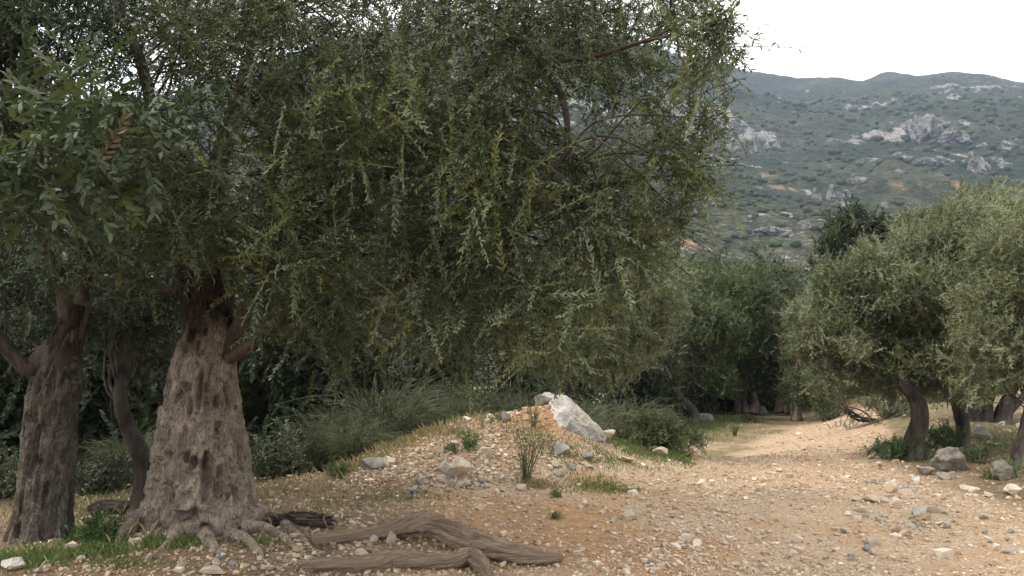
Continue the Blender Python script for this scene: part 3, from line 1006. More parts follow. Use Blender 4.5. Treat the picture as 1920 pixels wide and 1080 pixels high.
# surface roots that run out from the trunk over the ground
root_px = [[(455, 985), (500, 972), (540, 992), (575, 1018)], [(450, 1000), (490, 995), (530, 1010), (560, 1035)], [(300, 985), (262, 985), (235, 1003), (222, 1022)], [(420, 1010), (455, 1015), (480, 1030), (492, 1048)],
           [(380, 1010), (395, 1025), (420, 1040)], [(330, 1005), (318, 1022), (295, 1035)], [(470, 980), (520, 985), (585, 1000), (640, 1010)]]
rad = [0.075, 0.055, 0.09, 0.05, 0.055, 0.055, 0.035]
for k, L in enumerate(root_px):
    pts = []
    for j, (px, py) in enumerate(L):
        p = ghit(px, py)
        t = j / (len(L) - 1)
        pts.append([p[0], p[1], p[2] + rad[k] * (0.75 - 0.9 * t), rad[k] * (1.15 - 0.75 * t)])
    limb_part('root', pts, M['bark_main'], olive, b1, 34, 14, 0.25, 0.25, 60 + k, 14)

def clump_cloud(poly, k, dr, rc, top=None):
    """clump centres between two distances inside the part of the grove the outline poly (px, py) spans"""
    poly = np.array(poly, float)
    lo, hi = poly.min(0), poly.max(0)
    out = []
    while len(out) < k:
        x, y = rng.uniform(lo, hi)
        ins = False
        j = len(poly) - 1
        for i in range(len(poly)):
            xi, yi = poly[i]
            xj, yj = poly[j]
            if (yi > y) != (yj > y) and x < (xj - xi) * (y - yi) / (yj - yi) + xi:
                ins = not ins
            j = i
        if ins:
            out.append(at(x, y, rng.uniform(*dr)))
    return np.array(out), rng.uniform(0.75, 1.3, k) * rc

cA, rA = clump_cloud([(250, 170), (420, 140), (640, 130), (900, 90), (1120, 100), (1240, 130), (1290, 200), (1250, 290), (1270, 360), (1180, 400), (1160, 560), (1080, 640), (760, 630), (620, 580), (500, 500), (350, 440), (240, 420)], 190, (4.6, 8.2), 0.36)
cB, rB = clump_cloud([(300, -30), (1300, -30), (1310, 60), (1220, 110), (900, 90), (640, 110), (300, 110)], 84, (4.4, 7.6), 0.32)
cC, rC = clump_cloud([(200, -700), (1350, -700), (1330, -60), (200, -60)], 34, (4.2, 8.6), 0.50)
# the ragged edge against the sky and the drooping tips
edge = [(1310, 30, 4.4, .20), (1330, 100, 4.2, .17), (1295, 150, 4.5, .2), (1320, 225, 4.4, .17), (1260, 250, 4.6, .22), (1300, 335, 4.5, .16), (1265, 395, 4.7, .2), (1205, 430, 4.8, .22), (1345, 55, 4.0, .10), (1270, 300, 4.6, .18), (1180, 470, 5.2, .25), (1120, 600, 5.5, .3), (1000, 650, 5.6, .28), (870, 655, 5.7, .28), (740, 640, 5.8, .28), (660, 600, 6.0, .26), (600, 560, 6.0, .25), (540, 500, 6.0, .25), (450, 460, 5.8, .25), (340, 440, 5.6, .25), (490, 545, 6.0, .2), (560, 585, 6.0, .2), (300, 480, 5.9, .22), (245, 530, 6.1, .22), (400, 475, 5.9, .2), (520, 600, 6.3, .16), (640, 655, 6.2, .22), (200, 480, 5.8, .25)]
cE = np.array([at(a, b, c) for a, b, c, _ in edge])
rE = np.array([e[3] for e in edge])
cN, rN = clump_cloud([(480, 250), (640, 160), (900, 130), (1130, 150), (1260, 200), (1230, 330), (1180, 420), (1120, 560), (980, 620), (760, 610), (600, 540), (480, 440)], 34, (4.5, 5.3), 0.28)
cA, rA = np.vstack([cN, cA]), np.concatenate([rN, rA])
def open_gaps(C, R):
    # the crown has a few see-through windows between its boughs
    keep_ = np.ones(len(C), bool)
    for px, py, rad in [(1085, 205, 50), (1010, 440, 30), (1262, 230, 40)]:
        for i, c in enumerate(C):
            g0 = at(px, py, c[1])
            if np.hypot(c[0] - g0[0], c[2] - g0[2]) < (rad * c[1] / FPX + 0.16):
                keep_[i] = False
    return C[keep_], R[keep_]
cA, rA = open_gaps(cA, rA)
cB, rB = open_gaps(cB, rB)
n1_ = cA[:, 1] < 4.8
n2_ = (cA[:, 1] >= 4.8) & (cA[:, 1] < 5.8)
n3_ = cA[:, 1] >= 5.8
foliage('crown', np.vstack([cA[n1_], cE]), np.concatenate([rA[n1_], rE]), 40, 'near', M['leaf_main'], olive, b1, 0.95, -0.03, 0.55, 0.6, (0.10, 0.84), 0.003, bright=0.07)
foliage('crown', cA[n2_], rA[n2_], 42, 'nearm', M['leaf_main'], olive, b1, 0.95, -0.05, 0.55, 0.6, (0.04, 0.72), 0.004, bright=0.04)
foliage('crown', cA[n3_], rA[n3_], 38, 'near2', M['leaf_main'], olive, b1, 1.05, -0.05, 0.55, 0.6, (0.0, 0.6), 0.008, bright=0.02)
nb_ = cB[:, 1] < 5.9
foliage('crown', cB[nb_], rB[nb_], 28, 'nearm', M['leaf_main'], olive, b1, 1.0, 0.05, 0.6, 0.55, (0.05, 0.7), 0.012)
foliage('crown', np.vstack([cB[~nb_], cC]), np.concatenate([rB[~nb_], rC]), 32, 'near2', M['leaf_main'], olive, b1, 1.08, 0.05, 0.6, 0.55, (0.05, 0.62), 0.012)
twigs_for(LPb, np.vstack([cA, cB, cC, cE]), olive, b1, M['bark_dark'], 0.010)

# ------------------------------------------------------------------ the old olive at the left edge
D2 = 6.5
b2 = at(84, 1022, D2)
b2[2] = gz(b2[0], b2[1])
olive2 = thing('olive_tree', 'grey hollowed old olive trunk at the left edge with deep lengthwise furrows', 'tree', b2, 'olive trees of the grove')
prof2 = [(1060, 22, 140), (1022, 28, 132), (960, 38, 128), (900, 44, 131), (840, 48, 134), (780, 53, 138), (720, 63, 146), (680, 78, 150), (645, 94, 152), (610, 108, 156), (570, 120, 158)]
pits2 = [(FR - 0.25, 1.02, 0.16, 0.09, 0.26), (FR - 0.05, 0.80, 0.16, 0.22, 0.28), (FR - 0.35, 0.68, 0.12, 0.07, 0.2), (FR + 0.35, 1.25, 0.15, 0.12, 0.22), (FR + 0.2, 0.45, 0.1, 0.1, 0.16), (FR - 0.3, 1.3, 0.1, 0.06, 0.2)]
lobes2 = [(math.pi + 0.6, 0.14, 0.3, 0.25), (FR, 0.1, 0.3, 0.2), (-0.4, 0.12, 0.3, 0.2), (1, 0.1, 0.4, 0.2)]
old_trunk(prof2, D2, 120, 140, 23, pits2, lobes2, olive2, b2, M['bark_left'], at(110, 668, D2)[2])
limbs2 = [
    [(118, 690, 6.5, 50), (125, 640, 6.5, 50), (148, 590, 6.55, 34), (160, 520, 6.6, 28), (150, 400, 6.4, 24), (120, 270, 6.2, 17), (60, 120, 6.0, 12), (20, -150, 5.8, 7)],
    [(100, 690, 6.45, 44), (88, 660, 6.45, 36), (55, 690, 6.4, 30), (20, 660, 6.3, 26), (-60, 560, 6.0, 22), (-160, 400, 5.6, 12)],
    [(122, 650, 6.5, 40), (128, 600, 6.5, 34), (110, 520, 6.3, 20), (60, 400, 5.7, 16), (20, 250, 5.0, 12), (20, 100, 4.5, 10)],
]
LP2 = []
for k, L in enumerate(limbs2):
    o, Q = limb_part('limb', pxp(L), M['bark_dark'], olive2, b2, 40, 12, 0.16, 0.16, 25 + k)
    LP2.append(Q[:, :3])
LP2 = np.vstack(LP2)
c1, r1 = clump_cloud([(-260, 120), (200, 90), (300, 160), (290, 380), (200, 440), (60, 540), (-200, 560)], 56, (4.2, 7.2), 0.36)
c2, r2 = clump_cloud([(-200, -40), (280, -40), (260, 90), (-200, 100)], 42, (4.0, 6.5), 0.28)
c3, r3 = clump_cloud([(-400, -700), (260, -700), (260, -60), (-300, -60)], 16, (3.6, 7.5), 0.5)
c4 = np.array([at(a, b, c) for a, b, c in [(40, 300, 3.6), (120, 350, 3.3), (190, 230, 3.5), (60, 200, 3.5), (250, 240, 3.6), (20, 400, 3.4), (140, 160, 3.7), (215, 320, 3.6), (-60, 300, 3.3), (100, 260, 3.2)]])
c5, r5 = clump_cloud([(-150, 520), (100, 500), (260, 480), (300, 560), (180, 620), (-100, 660)], 16, (6.6, 8.6), 0.34)
cL, rL = np.vstack([c1, c2]), np.concatenate([r1, r2])
l1_ = cL[:, 1] < 5.6
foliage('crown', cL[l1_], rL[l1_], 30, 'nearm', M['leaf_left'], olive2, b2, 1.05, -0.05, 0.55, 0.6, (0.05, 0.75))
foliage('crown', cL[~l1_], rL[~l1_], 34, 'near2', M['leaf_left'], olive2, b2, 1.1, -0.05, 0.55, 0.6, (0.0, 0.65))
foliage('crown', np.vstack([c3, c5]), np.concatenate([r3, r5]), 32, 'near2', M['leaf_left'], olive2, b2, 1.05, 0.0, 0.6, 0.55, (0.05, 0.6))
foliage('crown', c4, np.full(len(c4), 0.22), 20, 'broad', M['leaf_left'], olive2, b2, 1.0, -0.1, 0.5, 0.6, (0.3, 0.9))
twigs_for(LP2[LP2[:, 2] > 1.5], np.vstack([c1, c2, c3, c4, c5]), olive2, b2, M['bark_dark'], 0.015)

# ------------------------------------------------------------------ trees that stand further back
def grove_tree(label, base, trunks, crowns, per, lib, mat, bark, scale=1.0, upw=0.25, tint=(0.1, 0.8), k=26, rc=0.4, group='olive trees of the grove', name='olive_tree', cat='tree', jit=0.6, twig=0.02, mb=None):
    """trunks: rows (px, py, depth, width px); crowns: (px, py, depth, rx, ry, rz)"""
    loc = np.array([base[0], base[1], gz(base[0], base[1])])
    t = thing(name, label, cat, loc, group)
    pts = []
    for j, L in enumerate(trunks):
        Q0 = pxp(L)
        if j == 0:
            Q0[0, 2] = gz(Q0[0, 0], Q0[0, 1]) - 0.1
        o, Q = limb_part('trunk' if j == 0 else 'limb', Q0, bark, t, loc, 34, 14, 0.2, 0.22, 7 * j + int(abs(loc[0]) * 31) % 60, 4)
        pts.append(Q[:, :3])
    pts = np.vstack(pts)
    Cs, Rs = [], []
    for (px, py, d, rx, ry, rz) in crowns:
        C, R = ellipsoid_clumps(at(px, py, d), (rx, ry, rz), int(k * rx * rz), rc)
        Cs.append(C)
        Rs.append(R)
    C, R = np.vstack(Cs), np.concatenate(Rs)
    hi = pts[pts[:, 2] > np.percentile(pts[:, 2], 45)]
    twigs_for(hi, C, t, loc, bark, twig)
    foliage('crown', C, R, per, lib, mat, t, loc, scale, upw, 0.55, jit, tint)
    return t

def copy_tree(src, label, dx, dy, rz, s):
    r = src.copy()
    COL.objects.link(r)
    r.location = (dx, dy, gz(dx, dy))
    r.rotation_euler = (0, 0, rz)
    r.scale = (s, s, s)
    r['label'] = label
    for ch in src.children:
        c = ch.copy()
        COL.objects.link(c)
        c.parent = r
    return r

p = ghit(255, 962)
t_lean = grove_tree('thin black leaning olive trunk between the two old olives', p, [
    [(255, 962, p[1], 40), (272, 905, p[1], 38), (264, 850, p[1], 32), (240, 800, p[1], 28), (225, 740, p[1], 24), (240, 660, p[1] + .2, 18), (270, 580, p[1] + .3, 10)]],
    [(250, 600, p[1] + 0.6, 0.9, 0.8, 0.55)], 52, 'mid', M['leaf_dark'], M['bark_dark'], 0.8, 0.0, (0.05, 0.6), 40, 0.3)

p = (at(560, 800, 13)[0], 13)
t_oak = grove_tree('dense dark evergreen oak right behind the ancient trunk, foliage down to the bank', p, [
    [(560, 900, 13, 24), (565, 780, 13, 22), (550, 650, 13, 26), (560, 500, 13, 14)], [(560, 740, 13, 20), (620, 640, 12.8, 14), (660, 560, 12.7, 7)]],
    [(560, 640, 13, 1.45, 1.3, 1.5), (640, 720, 13.4, 1.0, 1.0, 1.0), (500, 790, 12.6, 0.8, 0.8, 0.75), (560, 850, 12.6, 0.9, 0.8, 0.5), (660, 840, 12.9, 0.8, 0.8, 0.5), (440, 850, 12.7, 0.8, 0.8, 0.5)], 26, 'oak', M['leaf_dark'], M['bark_dark'], 1.05, 0.1, (0.0, 0.75), 22, 0.42, 'dark evergreen oaks', 'evergreen_oak')
copy_tree(t_oak, 'dark evergreen oak filling the gap left of the ancient trunk', at(210, 700, 12.5)[0], 12.5, 2.2, 1.05)
copy_tree(t_oak, 'dark evergreen oak seen past the left edge trunk', at(-40, 700, 11.5)[0], 11.5, 4.0, 1.0)
copy_tree(t_oak, 'dark evergreen oak behind the broom left of the boulder', at(800, 700, 17)[0], 17, 1.1, 1.05)
copy_tree(t_oak, 'farther dark evergreen oak glimpsed above the mound crest', at(1010, 700, 19)[0], 19, 5.2, 1.0)
copy_tree(t_oak, 'evergreen oak deep in the shade at far left behind the others', at(330, 700, 17.5)[0], 17.5, 3.1, 1.3)

t_pale = grove_tree('yellowish olive with fine drooping shoots just right of the big crown', (at(1100, 700, 10.5)[0], 12.0), [
    [(1050, 800, 12, 9), (1062, 735, 11.9, 8), (1110, 620, 11.6, 7), (1160, 520, 11.2, 8)], [(1075, 690, 11.9, 8), (1060, 600, 11.6, 7), (1020, 520, 11.4, 7)]],
    [(1130, 560, 11.0, 0.95, 0.9, 0.75), (1040, 610, 11.3, 0.9, 0.9, 0.7), (1205, 610, 11.2, 0.55, 0.6, 0.6), (1120, 680, 11.2, 0.8, 0.6, 0.45), (1215, 520, 10.8, 0.5, 0.5, 0.5)], 70, 'mid', M['leaf_pale'], M['bark_dark'], 0.75, 0.1, (0.3, 0.93), 34, 0.32)

# right of the mound, beyond the boulder
p = ghit(1298, 796)
t_m1 = grove_tree('dark round olive on a short black leaning trunk, right of the boulder', p, [
    [(1298, 796, p[1], 24), (1300, 775, p[1], 20), (1286, 757, p[1], 18), (1268, 735, p[1], 15), (1275, 690, p[1], 14), (1300, 620, p[1], 8)]],
    [(1310, 630, p[1] + .4, 1.05, 1.0, 1.15), (1250, 705, p[1] + .3, 0.6, 0.7, 0.45), (1345, 712, p[1] + .6, 0.7, 0.7, 0.42), (1200, 690, p[1] + 1.0, 0.8, 0.8, 1.0), (1235, 735, p[1] + .6, 0.55, 0.6, 0.38)], 63, 'mid', M['leaf_deep'], M['bark_dark'], 1.12, 0.3, (0.0, 0.65), 26, 0.4)
p = ghit(1392, 778)
t_m2 = grove_tree('dark olive with a cluster of grey stems beside the left path edge', p, [
    [(1378, 778, p[1], 17), (1384, 745, p[1], 13), (1368, 715, p[1], 11), (1350, 650, p[1], 9)], [(1398, 776, p[1], 18), (1392, 740, p[1], 13), (1405, 700, p[1], 11), (1430, 620, p[1], 8)],
    [(1412, 775, p[1], 24), (1416, 755, p[1], 16), (1412, 735, p[1], 9)]],
    [(1390, 600, p[1] + .6, 1.2, 1.2, 1.2), (1450, 690, p[1] + .4, 0.9, 0.8, 0.8), (1360, 705, p[1] + .1, 0.6, 0.7, 0.45), (1480, 735, p[1] + .8, 0.7, 0.6, 0.35)], 59, 'mid', M['leaf_deep'], M['bark_mid'], 1.25, 0.35, (0.0, 0.75), 22, 0.45)
q = at(1480, 700, 23)
copy_tree(t_m2, 'shadowed olive standing third along the left edge of the path', q[0], 23, 1.9, 1.15)
q = at(1545, 700, 27)
copy_tree(t_m1, 'dark olive at the bend of the path under the pale crown', q[0], 27, 0.8, 1.15)
q = at(1300, 700, 27)
copy_tree(t_m2, 'farther olive whose crown tops out above the dark round one', q[0], 27, 4.1, 1.25)

for k, (px, d) in enumerate([(1190, 20), (1255, 24), (1420, 25), (1490, 21), (1520, 26), (1330, 30), (1570, 32)]):
    q = at(px, 700, d)
    copy_tree(t_m2 if k in (3, 4) else t_oak, ['dark bushy oak right of the boulder behind the round olive', 'dark bushy oak behind the short black leaning trunk', 'dark bushy oak behind the cluster of grey stems', 'green olive by the left path edge before the bend', 'green olive on the outside of the path bend', 'far bushy oak seen between the round olive and grey stems', 'far bushy oak closing the view at the end of the path'][k], q[0], d, 0.7 + 1.3 * k, [0.8, 0.9, 0.95, 0.7, 0.9, 1.1, 1.0][k])

# right of the path
p = ghit(1712, 862)
t_r1 = grove_tree('pale feathery olive leaning over the path on a twisted dark trunk in green weeds', p, [
    [(1708, 866, p[1], 44), (1714, 830, p[1], 33), (1726, 790, p[1], 31), (1720, 755, p[1], 28), (1700, 725, p[1], 24), (1685, 700, p[1] + .2, 18), (1665, 630, p[1] + .6, 11), (1650, 520, p[1] + .9, 5)],
    [(1720, 735, p[1], 18), (1740, 695, p[1] + .3, 12), (1760, 600, p[1] + .8, 9), (1770, 500, p[1] + 1.0, 5)]],
    [(1655, 580, p[1] + .3, 1.2, 1.0, 1.1), (1580, 640, p[1] + .3, 0.75, 0.8, 0.75), (1740, 520, p[1] + .5, 0.9, 0.9, 0.95), (1770, 460, p[1] + .9, 0.8, 0.8, 0.6), (1550, 580, p[1] + .6, 0.5, 0.7, 0.6), (1690, 700, p[1] + .5, 0.9, 0.7, 0.45), (1765, 660, p[1] + .4, 0.7, 0.7, 0.6)], 84, 'fine', M['leaf_pale'], M['bark_dark'], 0.93, 0.6, (0.0, 0.75), 36, 0.32)
p = ghit(1803, 838)
t_r2 = grove_tree('tall pale olive behind the mossy boulder on a straight dark trunk', p, [
    [(1806, 842, p[1], 27), (1806, 800, p[1], 23), (1798, 760, p[1], 25), (1802, 715, p[1], 24), (1830, 640, p[1], 22), (1850, 520, p[1], 14), (1860, 420, p[1], 6)],
    [(1800, 745, p[1], 26), (1770, 700, p[1], 22), (1740, 620, p[1], 12)]],
    [(1850, 500, p[1] + .4, 1.1, 1.1, 1.25), (1760, 600, p[1] + .4, 0.9, 0.9, 0.8), (1900, 420, p[1] + .6, 0.8, 0.9, 0.75), (1890, 640, p[1] + .2, 0.8, 0.9, 0.6), (1800, 695, p[1] + .3, 0.9, 0.7, 0.45), (1790, 590, p[1] + .1, 0.9, 0.7, 0.8)], 84, 'fine', M['leaf_pale'], M['bark_dark'], 0.98, 0.6, (0.0, 0.75), 34, 0.33)
p = ghit(1908, 880)
t_r6 = grove_tree('olive leaning in at the right edge with grey twigs hanging from its crown', p, [
    [(1908, 882, p[1], 40), (1916, 850, p[1], 36), (1930, 800, p[1], 32), (1945, 720, p[1], 28), (1930, 620, p[1], 18), (1900, 540, p[1], 8)]],
    [(1930, 600, p[1] + .1, 0.95, 0.9, 0.75), (1875, 670, p[1] - .1, 0.6, 0.5, 0.45), (1900, 540, p[1] + .3, 0.8, 0.7, 0.7), (1960, 450, p[1] + .2, 0.9, 0.9, 0.8)], 84, 'fine', M['leaf_pale'], M['bark_mid'], 0.8, 0.2, (0.2, 0.9), 36, 0.32)
p = ghit(1838, 790)
t_r3 = grove_tree('shaded olive with the thickest trunk of the group far right', p, [
    [(1838, 792, p[1], 46), (1842, 760, p[1], 40), (1848, 720, p[1], 36), (1840, 650, p[1], 24), (1850, 560, p[1], 10)], [(1846, 730, p[1], 22), (1880, 690, p[1], 16), (1900, 620, p[1], 8)]],
    [(1845, 640, p[1], 1.6, 1.3, 0.95)], 49, 'mid', M['leaf_green'], M['bark_dark'], 1.2, 0.2, (0.0, 0.6), 24, 0.42)
p = ghit(1862, 790)
t_r4 = grove_tree('slim slanting olive stem right of the thickest trunk', p, [
    [(1862, 790, p[1], 20), (1880, 760, p[1], 18), (1900, 730, p[1], 16), (1915, 690, p[1], 12), (1920, 620, p[1], 6)]],
    [(1905, 640, p[1] + .3, 1.1, 1.0, 0.7)], 49, 'mid', M['leaf_green'], M['bark_dark'], 1.15, 0.2, (0.0, 0.6), 24, 0.42)
p = ghit(1885, 796)
grove_tree('forked dark olive stem near the right edge, behind pale stones', p, [
    [(1885, 797, p[1], 20), (1890, 770, p[1], 18), (1896, 740, p[1], 14), (1890, 690, p[1], 8)], [(1892, 775, p[1], 14), (1910, 755, p[1], 12), (1928, 730, p[1], 8)]],
    [(1925, 650, p[1] + .3, 1.0, 1.0, 0.6)], 49, 'mid', M['leaf_green'], M['bark_dark'], 1.15, 0.2, (0.0, 0.6), 22, 0.42)
q = at(1770, 700, 24)
copy_tree(t_r3, 'shaded olive at the back seen between the twisted and straight trunks', q[0], 24, 2.5, 1.15)
q = at(1610, 600, 31)
t_hi = grove_tree('tall dark oak with open crown rising behind the pale olives', (q[0], 31), [
    [(1610, 720, 31, 22), (1606, 600, 31, 18), (1612, 500, 31, 12), (1605, 430, 31, 7), (1600, 395, 31, 3)], [(1612, 510, 31, 9), (1650, 440, 31, 6), (1665, 415, 31, 3)], [(1608, 520, 31, 9), (1570, 470, 31, 6), (1552, 445, 31, 3)]],
    [(1605, 425, 31, 0.85, 0.9, 0.75), (1650, 430, 31, 0.6, 0.6, 0.45), (1565, 455, 31, 0.65, 0.7, 0.6), (1600, 520, 31, 1.6, 1.4, 1.0), (1545, 510, 31, 0.7, 0.7, 0.6)], 26, 'oak', M['leaf_dark'], M['bark_dark'], 1.15, 0.3, (0.15, 0.9), 30, 0.36, 'dark evergreen oaks', 'evergreen_oak')

# ------------------------------------------------------------------ broom, shrubs, weeds
def broom_mesh(seed, n, h, spread, arch=0.35):
    """wispy leafless broom: many thin green rods that fork from woody stems"""
    r = np.random.default_rng(seed)
    parts = []
    stems = []
    for i in range(max(6, n // 30)):
        a = r.uniform(0, 6.28)
        tip = np.array([math.cos(a), math.sin(a), 0]) * spread * r.uniform(0.2, 0.75) + np.array([0, 0, h * r.uniform(0.35, 0.7)])
        C = smooth_path([np.zeros(3), tip * 0.45 + np.array([0, 0, h * 0.06]) + r.normal(size=3) * 0.04, tip], 7)
        stems.append(C)
        parts.append(tube(C, np.linspace(0.016, 0.007, 7), 4, cap=False))
    wood = join(parts)
    parts = []
    for i in range(n):
        C0 = stems[r.integers(len(stems))]
        b = C0[r.integers(1, 7)]
        a = r.uniform(0, 6.28)
        out = norm(np.array([b[0], b[1], 0]) + 0.15 * r.normal(size=3) + np.array([math.cos(a), math.sin(a), 0]) * 0.12)
        L = h * r.uniform(0.16, 0.42)
        d0 = norm(out * r.uniform(0.0, 1.0) + np.array([0, 0, r.uniform(0.4, 1.1)]) + r.normal(size=3) * 0.30)
        t = np.linspace(0, 1, 5)[:, None]
        C = b + d0 * L * t + out * L * arch * t ** 2 - np.array([0, 0, 1]) * L * arch * 0.7 * t ** 2.5
        parts.append(tube(C, np.linspace(0.0040, 0.0020, 5), 3, cap=False))
    V, F = join(parts)
    return wood, (V, F, np.repeat(r.uniform(0.05, 0.9, n), 15))

def broom(label, px, py, d, n, h, spread, seed, group='wispy broom bushes behind the mound', arch=0.35):
    p = at(px, py, d)
    loc = np.array([p[0], p[1], gz(p[0], p[1])])
    t = thing('broom_bush', label, 'bush', loc, group)
    wood, (V, F, T) = broom_mesh(seed, n, h, spread, arch)
    np_mesh('stems', wood[0], wood[1], M['bark_mid'], t)
    np_mesh('foliage', V, F, M['leaf_broom'], t, attrs={'tint': T}, kind='stuff')
    return t
bA = broom('big grey green broom with a crooked dark stem left of the mound', 715, 850, 11.2, 1900, 1.6, 0.95, 1)
bB = broom('arching broom brushing the top of the large boulder', 1085, 780, 13.3, 1700, 1.35, 0.95, 2, arch=0.6)
for lab, px, d, rz, s, src in [
        ('low broom at the foot of the dark oak', 610, 10.6, 1.0, 0.62, bA), ('broom behind the dry grass on the mound crest', 860, 11.6, 2.2, 0.95, bB),
        ('tall broom just left of the boulder top', 960, 12.2, 3.9, 1.0, bA), ('broom right of the boulder in front of the round olive', 1160, 14.6, 5.0, 1.0, bB),
        ('far broom between big broom and dark oak', 790, 13.2, 0.4, 1.1, bA), ('pale broom beyond the trunk in the left gap', 250, 10.5, 2.9, 0.6, bB), ('broom low on the bank below the dry grass', 670, 10.0, 4.2, 0.55, bB)]:
    q = at(px, 700, d)
    copy_tree(src, lab, q[0], d, rz, s)

def whip(px, py, h, n, label, lean=0.15, seed=0):
    p = ghit(px, py)
    t = thing('broom_seedling', label, 'plant', p)
    r = np.random.default_rng(seed)
    parts = []
    for i in range(n):
        a = r.uniform(0, 6.28)
        L = h * r.uniform(0.45, 1.0)
        o = np.array([math.cos(a), math.sin(a), 0])
        b = o * r.uniform(0, 0.05)
        tt = np.linspace(0, 1, 6)[:, None]
        C = b + np.array([0, 0, L]) * tt + o * L * r.uniform(0.05, 0.33) * tt ** 1.4 + r.normal(size=3) * 0.02 * tt + np.array([lean * L, 0, 0]) * tt
        parts.append(tube(C, np.linspace(0.0042, 0.0016, 6), 4, cap=False))
        for j in range(2):
            u = r.integers(2, 5)
            c0 = C[u]
            C2 = c0 + (norm(o * 0.5 + np.array([0, 0, 1.0]) + r.normal(size=3) * 0.3) * L * 0.3) * tt
            parts.append(tube(C2, np.linspace(0.0025, 0.0012, 6), 3, cap=False) if False else tube(C2, np.linspace(0.0025, 0.0012, 6), 4, cap=False))
    V, F = join(parts)
    np_mesh('stems', V, F, M['leaf_broom'], t, attrs={'tint': np.repeat(r.uniform(0.2, 0.95, len(parts)), 24)}, kind='stuff')
    return t
whip(985, 905, 0.62, 34, 'upright wispy green seedling on the stony front of the mound', 0.12, 4)
whip(1378, 818, 0.34, 40, 'small round rush-like tuft at the left path edge', 0.0, 6)
whip(1000, 800, 0.34, 16, 'faint brown twiggy seedling on bare orange soil below the boulder', 0.05, 8)

def shrub(label, px, py, h, w, n, lib, mat, group=None, tint=(0.1, 0.9), scale=1.0, name='shrub', cat='shrub', upw=0.9, d=None):
    p = ghit(px, py)
    t = thing(name, label, cat, p, group)
    k = max(5, int(n / 12))
    C = np.stack([rng.normal(0, w * 0.30, k), rng.normal(0, w * 0.26, k), rng.uniform(0.15, 0.72, k) * h], -1) + p
    C[:, 2] -= 0.35 * h * (np.hypot(C[:, 0] - p[0], C[:, 1] - p[1]) / w) ** 2 * 2
    parts = []
    for c in C:
        parts.append(tube(smooth_path([p, (p + c) / 2 + rng.normal(size=3) * 0.03, c], 6), np.linspace(0.008, 0.003, 6), 4, cap=False))
    V, F = join(parts)
    np_mesh('stems', V, F, M['twig'], t, p, kind='stuff')
    foliage('foliage', C, np.full(k, 0.15 * (h + w) / 2 + 0.03), 12, lib, mat, t, p, scale, upw, 0.5, 0.5, tint)
    return t
shrub('leafy green shrub beside the tilted rocks right of the boulder', 1243, 842, 0.6, 0.8, 1000, 'weed', M['leaf_green'], tint=(0.2, 0.95), scale=0.75)
shrub('grey flowering scrub behind the leafy shrub', 1195, 806, 0.5, 0.6, 200, 'weed', M['leaf_broom'], scale=0.7)
shrub('bright green weeds round the foot of the twisted trunk', 1690, 862, 0.42, 0.55, 420, 'weed', M['leaf_weed'], scale=0.6, name='weed_clump', cat='weeds')
shrub('green weeds between the twisted and the straight trunk', 1765, 838, 0.5, 0.5, 260, 'weed', M['leaf_weed'], tint=(0, 0.6), scale=0.6, name='weed_clump', cat='weeds')
shrub('grey green herbs beside the mossy boulder', 1840, 868, 0.35, 0.4, 160, 'weed', M['leaf_broom'], scale=0.55, name='weed_clump', cat='weeds')
shrub('weeds at the foot of the trunk on the right edge', 1880, 892, 0.25, 0.4, 120, 'weed', M['leaf_weed'], tint=(0, 0.5), scale=0.5, name='weed_clump', cat='weeds')
shrub('broad leaved dark weeds between the two old trunks', 178, 1015, 0.24, 0.38, 130, 'weed', M['leaf_weed'], tint=(0, 0.3), scale=0.75, name='weed_clump', cat='weeds')
shrub('small green shrub at the far bend on the left verge', 1548, 748, 0.5, 0.7, 220, 'weed', M['leaf_green'], scale=0.8)
shrub('dry tangled scrub behind the brushwood', 1672, 782, 0.6, 1.1, 300, 'weed', M['leaf_broom'], scale=0.7)
shrub('small grey green bush on the grass left of the black leaning trunk', 1262, 806, 0.4, 0.6, 240, 'weed', M['leaf_broom'], scale=0.7)
shrub('little green bush on the verge below the cluster of grey stems', 1402, 792, 0.25, 0.5, 160, 'weed', M['leaf_green'], scale=0.6)
shrub('low dark bush in the shade right of the cluster of grey stems', 1462, 768, 0.45, 0.9, 240, 'weed', M['leaf_deep'], scale=0.8)
shrub('low brown herb by the left path edge', 1330, 825, 0.16, 0.35, 90, 'weed', M['grass_dry'], scale=0.45, name='weed_clump', cat='weeds')
shrub('green rosette on the crest of the mound', 880, 836, 0.16, 0.16, 60, 'weed', M['leaf_weed'], scale=0.45, name='weed_clump', cat='weeds')
shrub('dull little tuft left of the green rosette', 848, 846, 0.10, 0.12, 36, 'weed', M['leaf_green'], scale=0.35, name='weed_clump', cat='weeds')
shrub('green weed where the bank meets the stones', 635, 895, 0.2, 0.2, 70, 'weed', M['leaf_weed'], tint=(0, .5), scale=0.5, name='weed_clump', cat='weeds')
shrub('tiny green tuft alone on the red earth, nearer the logs', 1046, 972, 0.06, 0.11, 36, 'weed', M['leaf_weed'], scale=0.25, name='weed_clump', cat='weeds')
shrub('tiny green tuft below the seedling', 1046, 932, 0.07, 0.12, 36, 'weed', M['leaf_weed'], scale=0.25, name='weed_clump', cat='weeds')
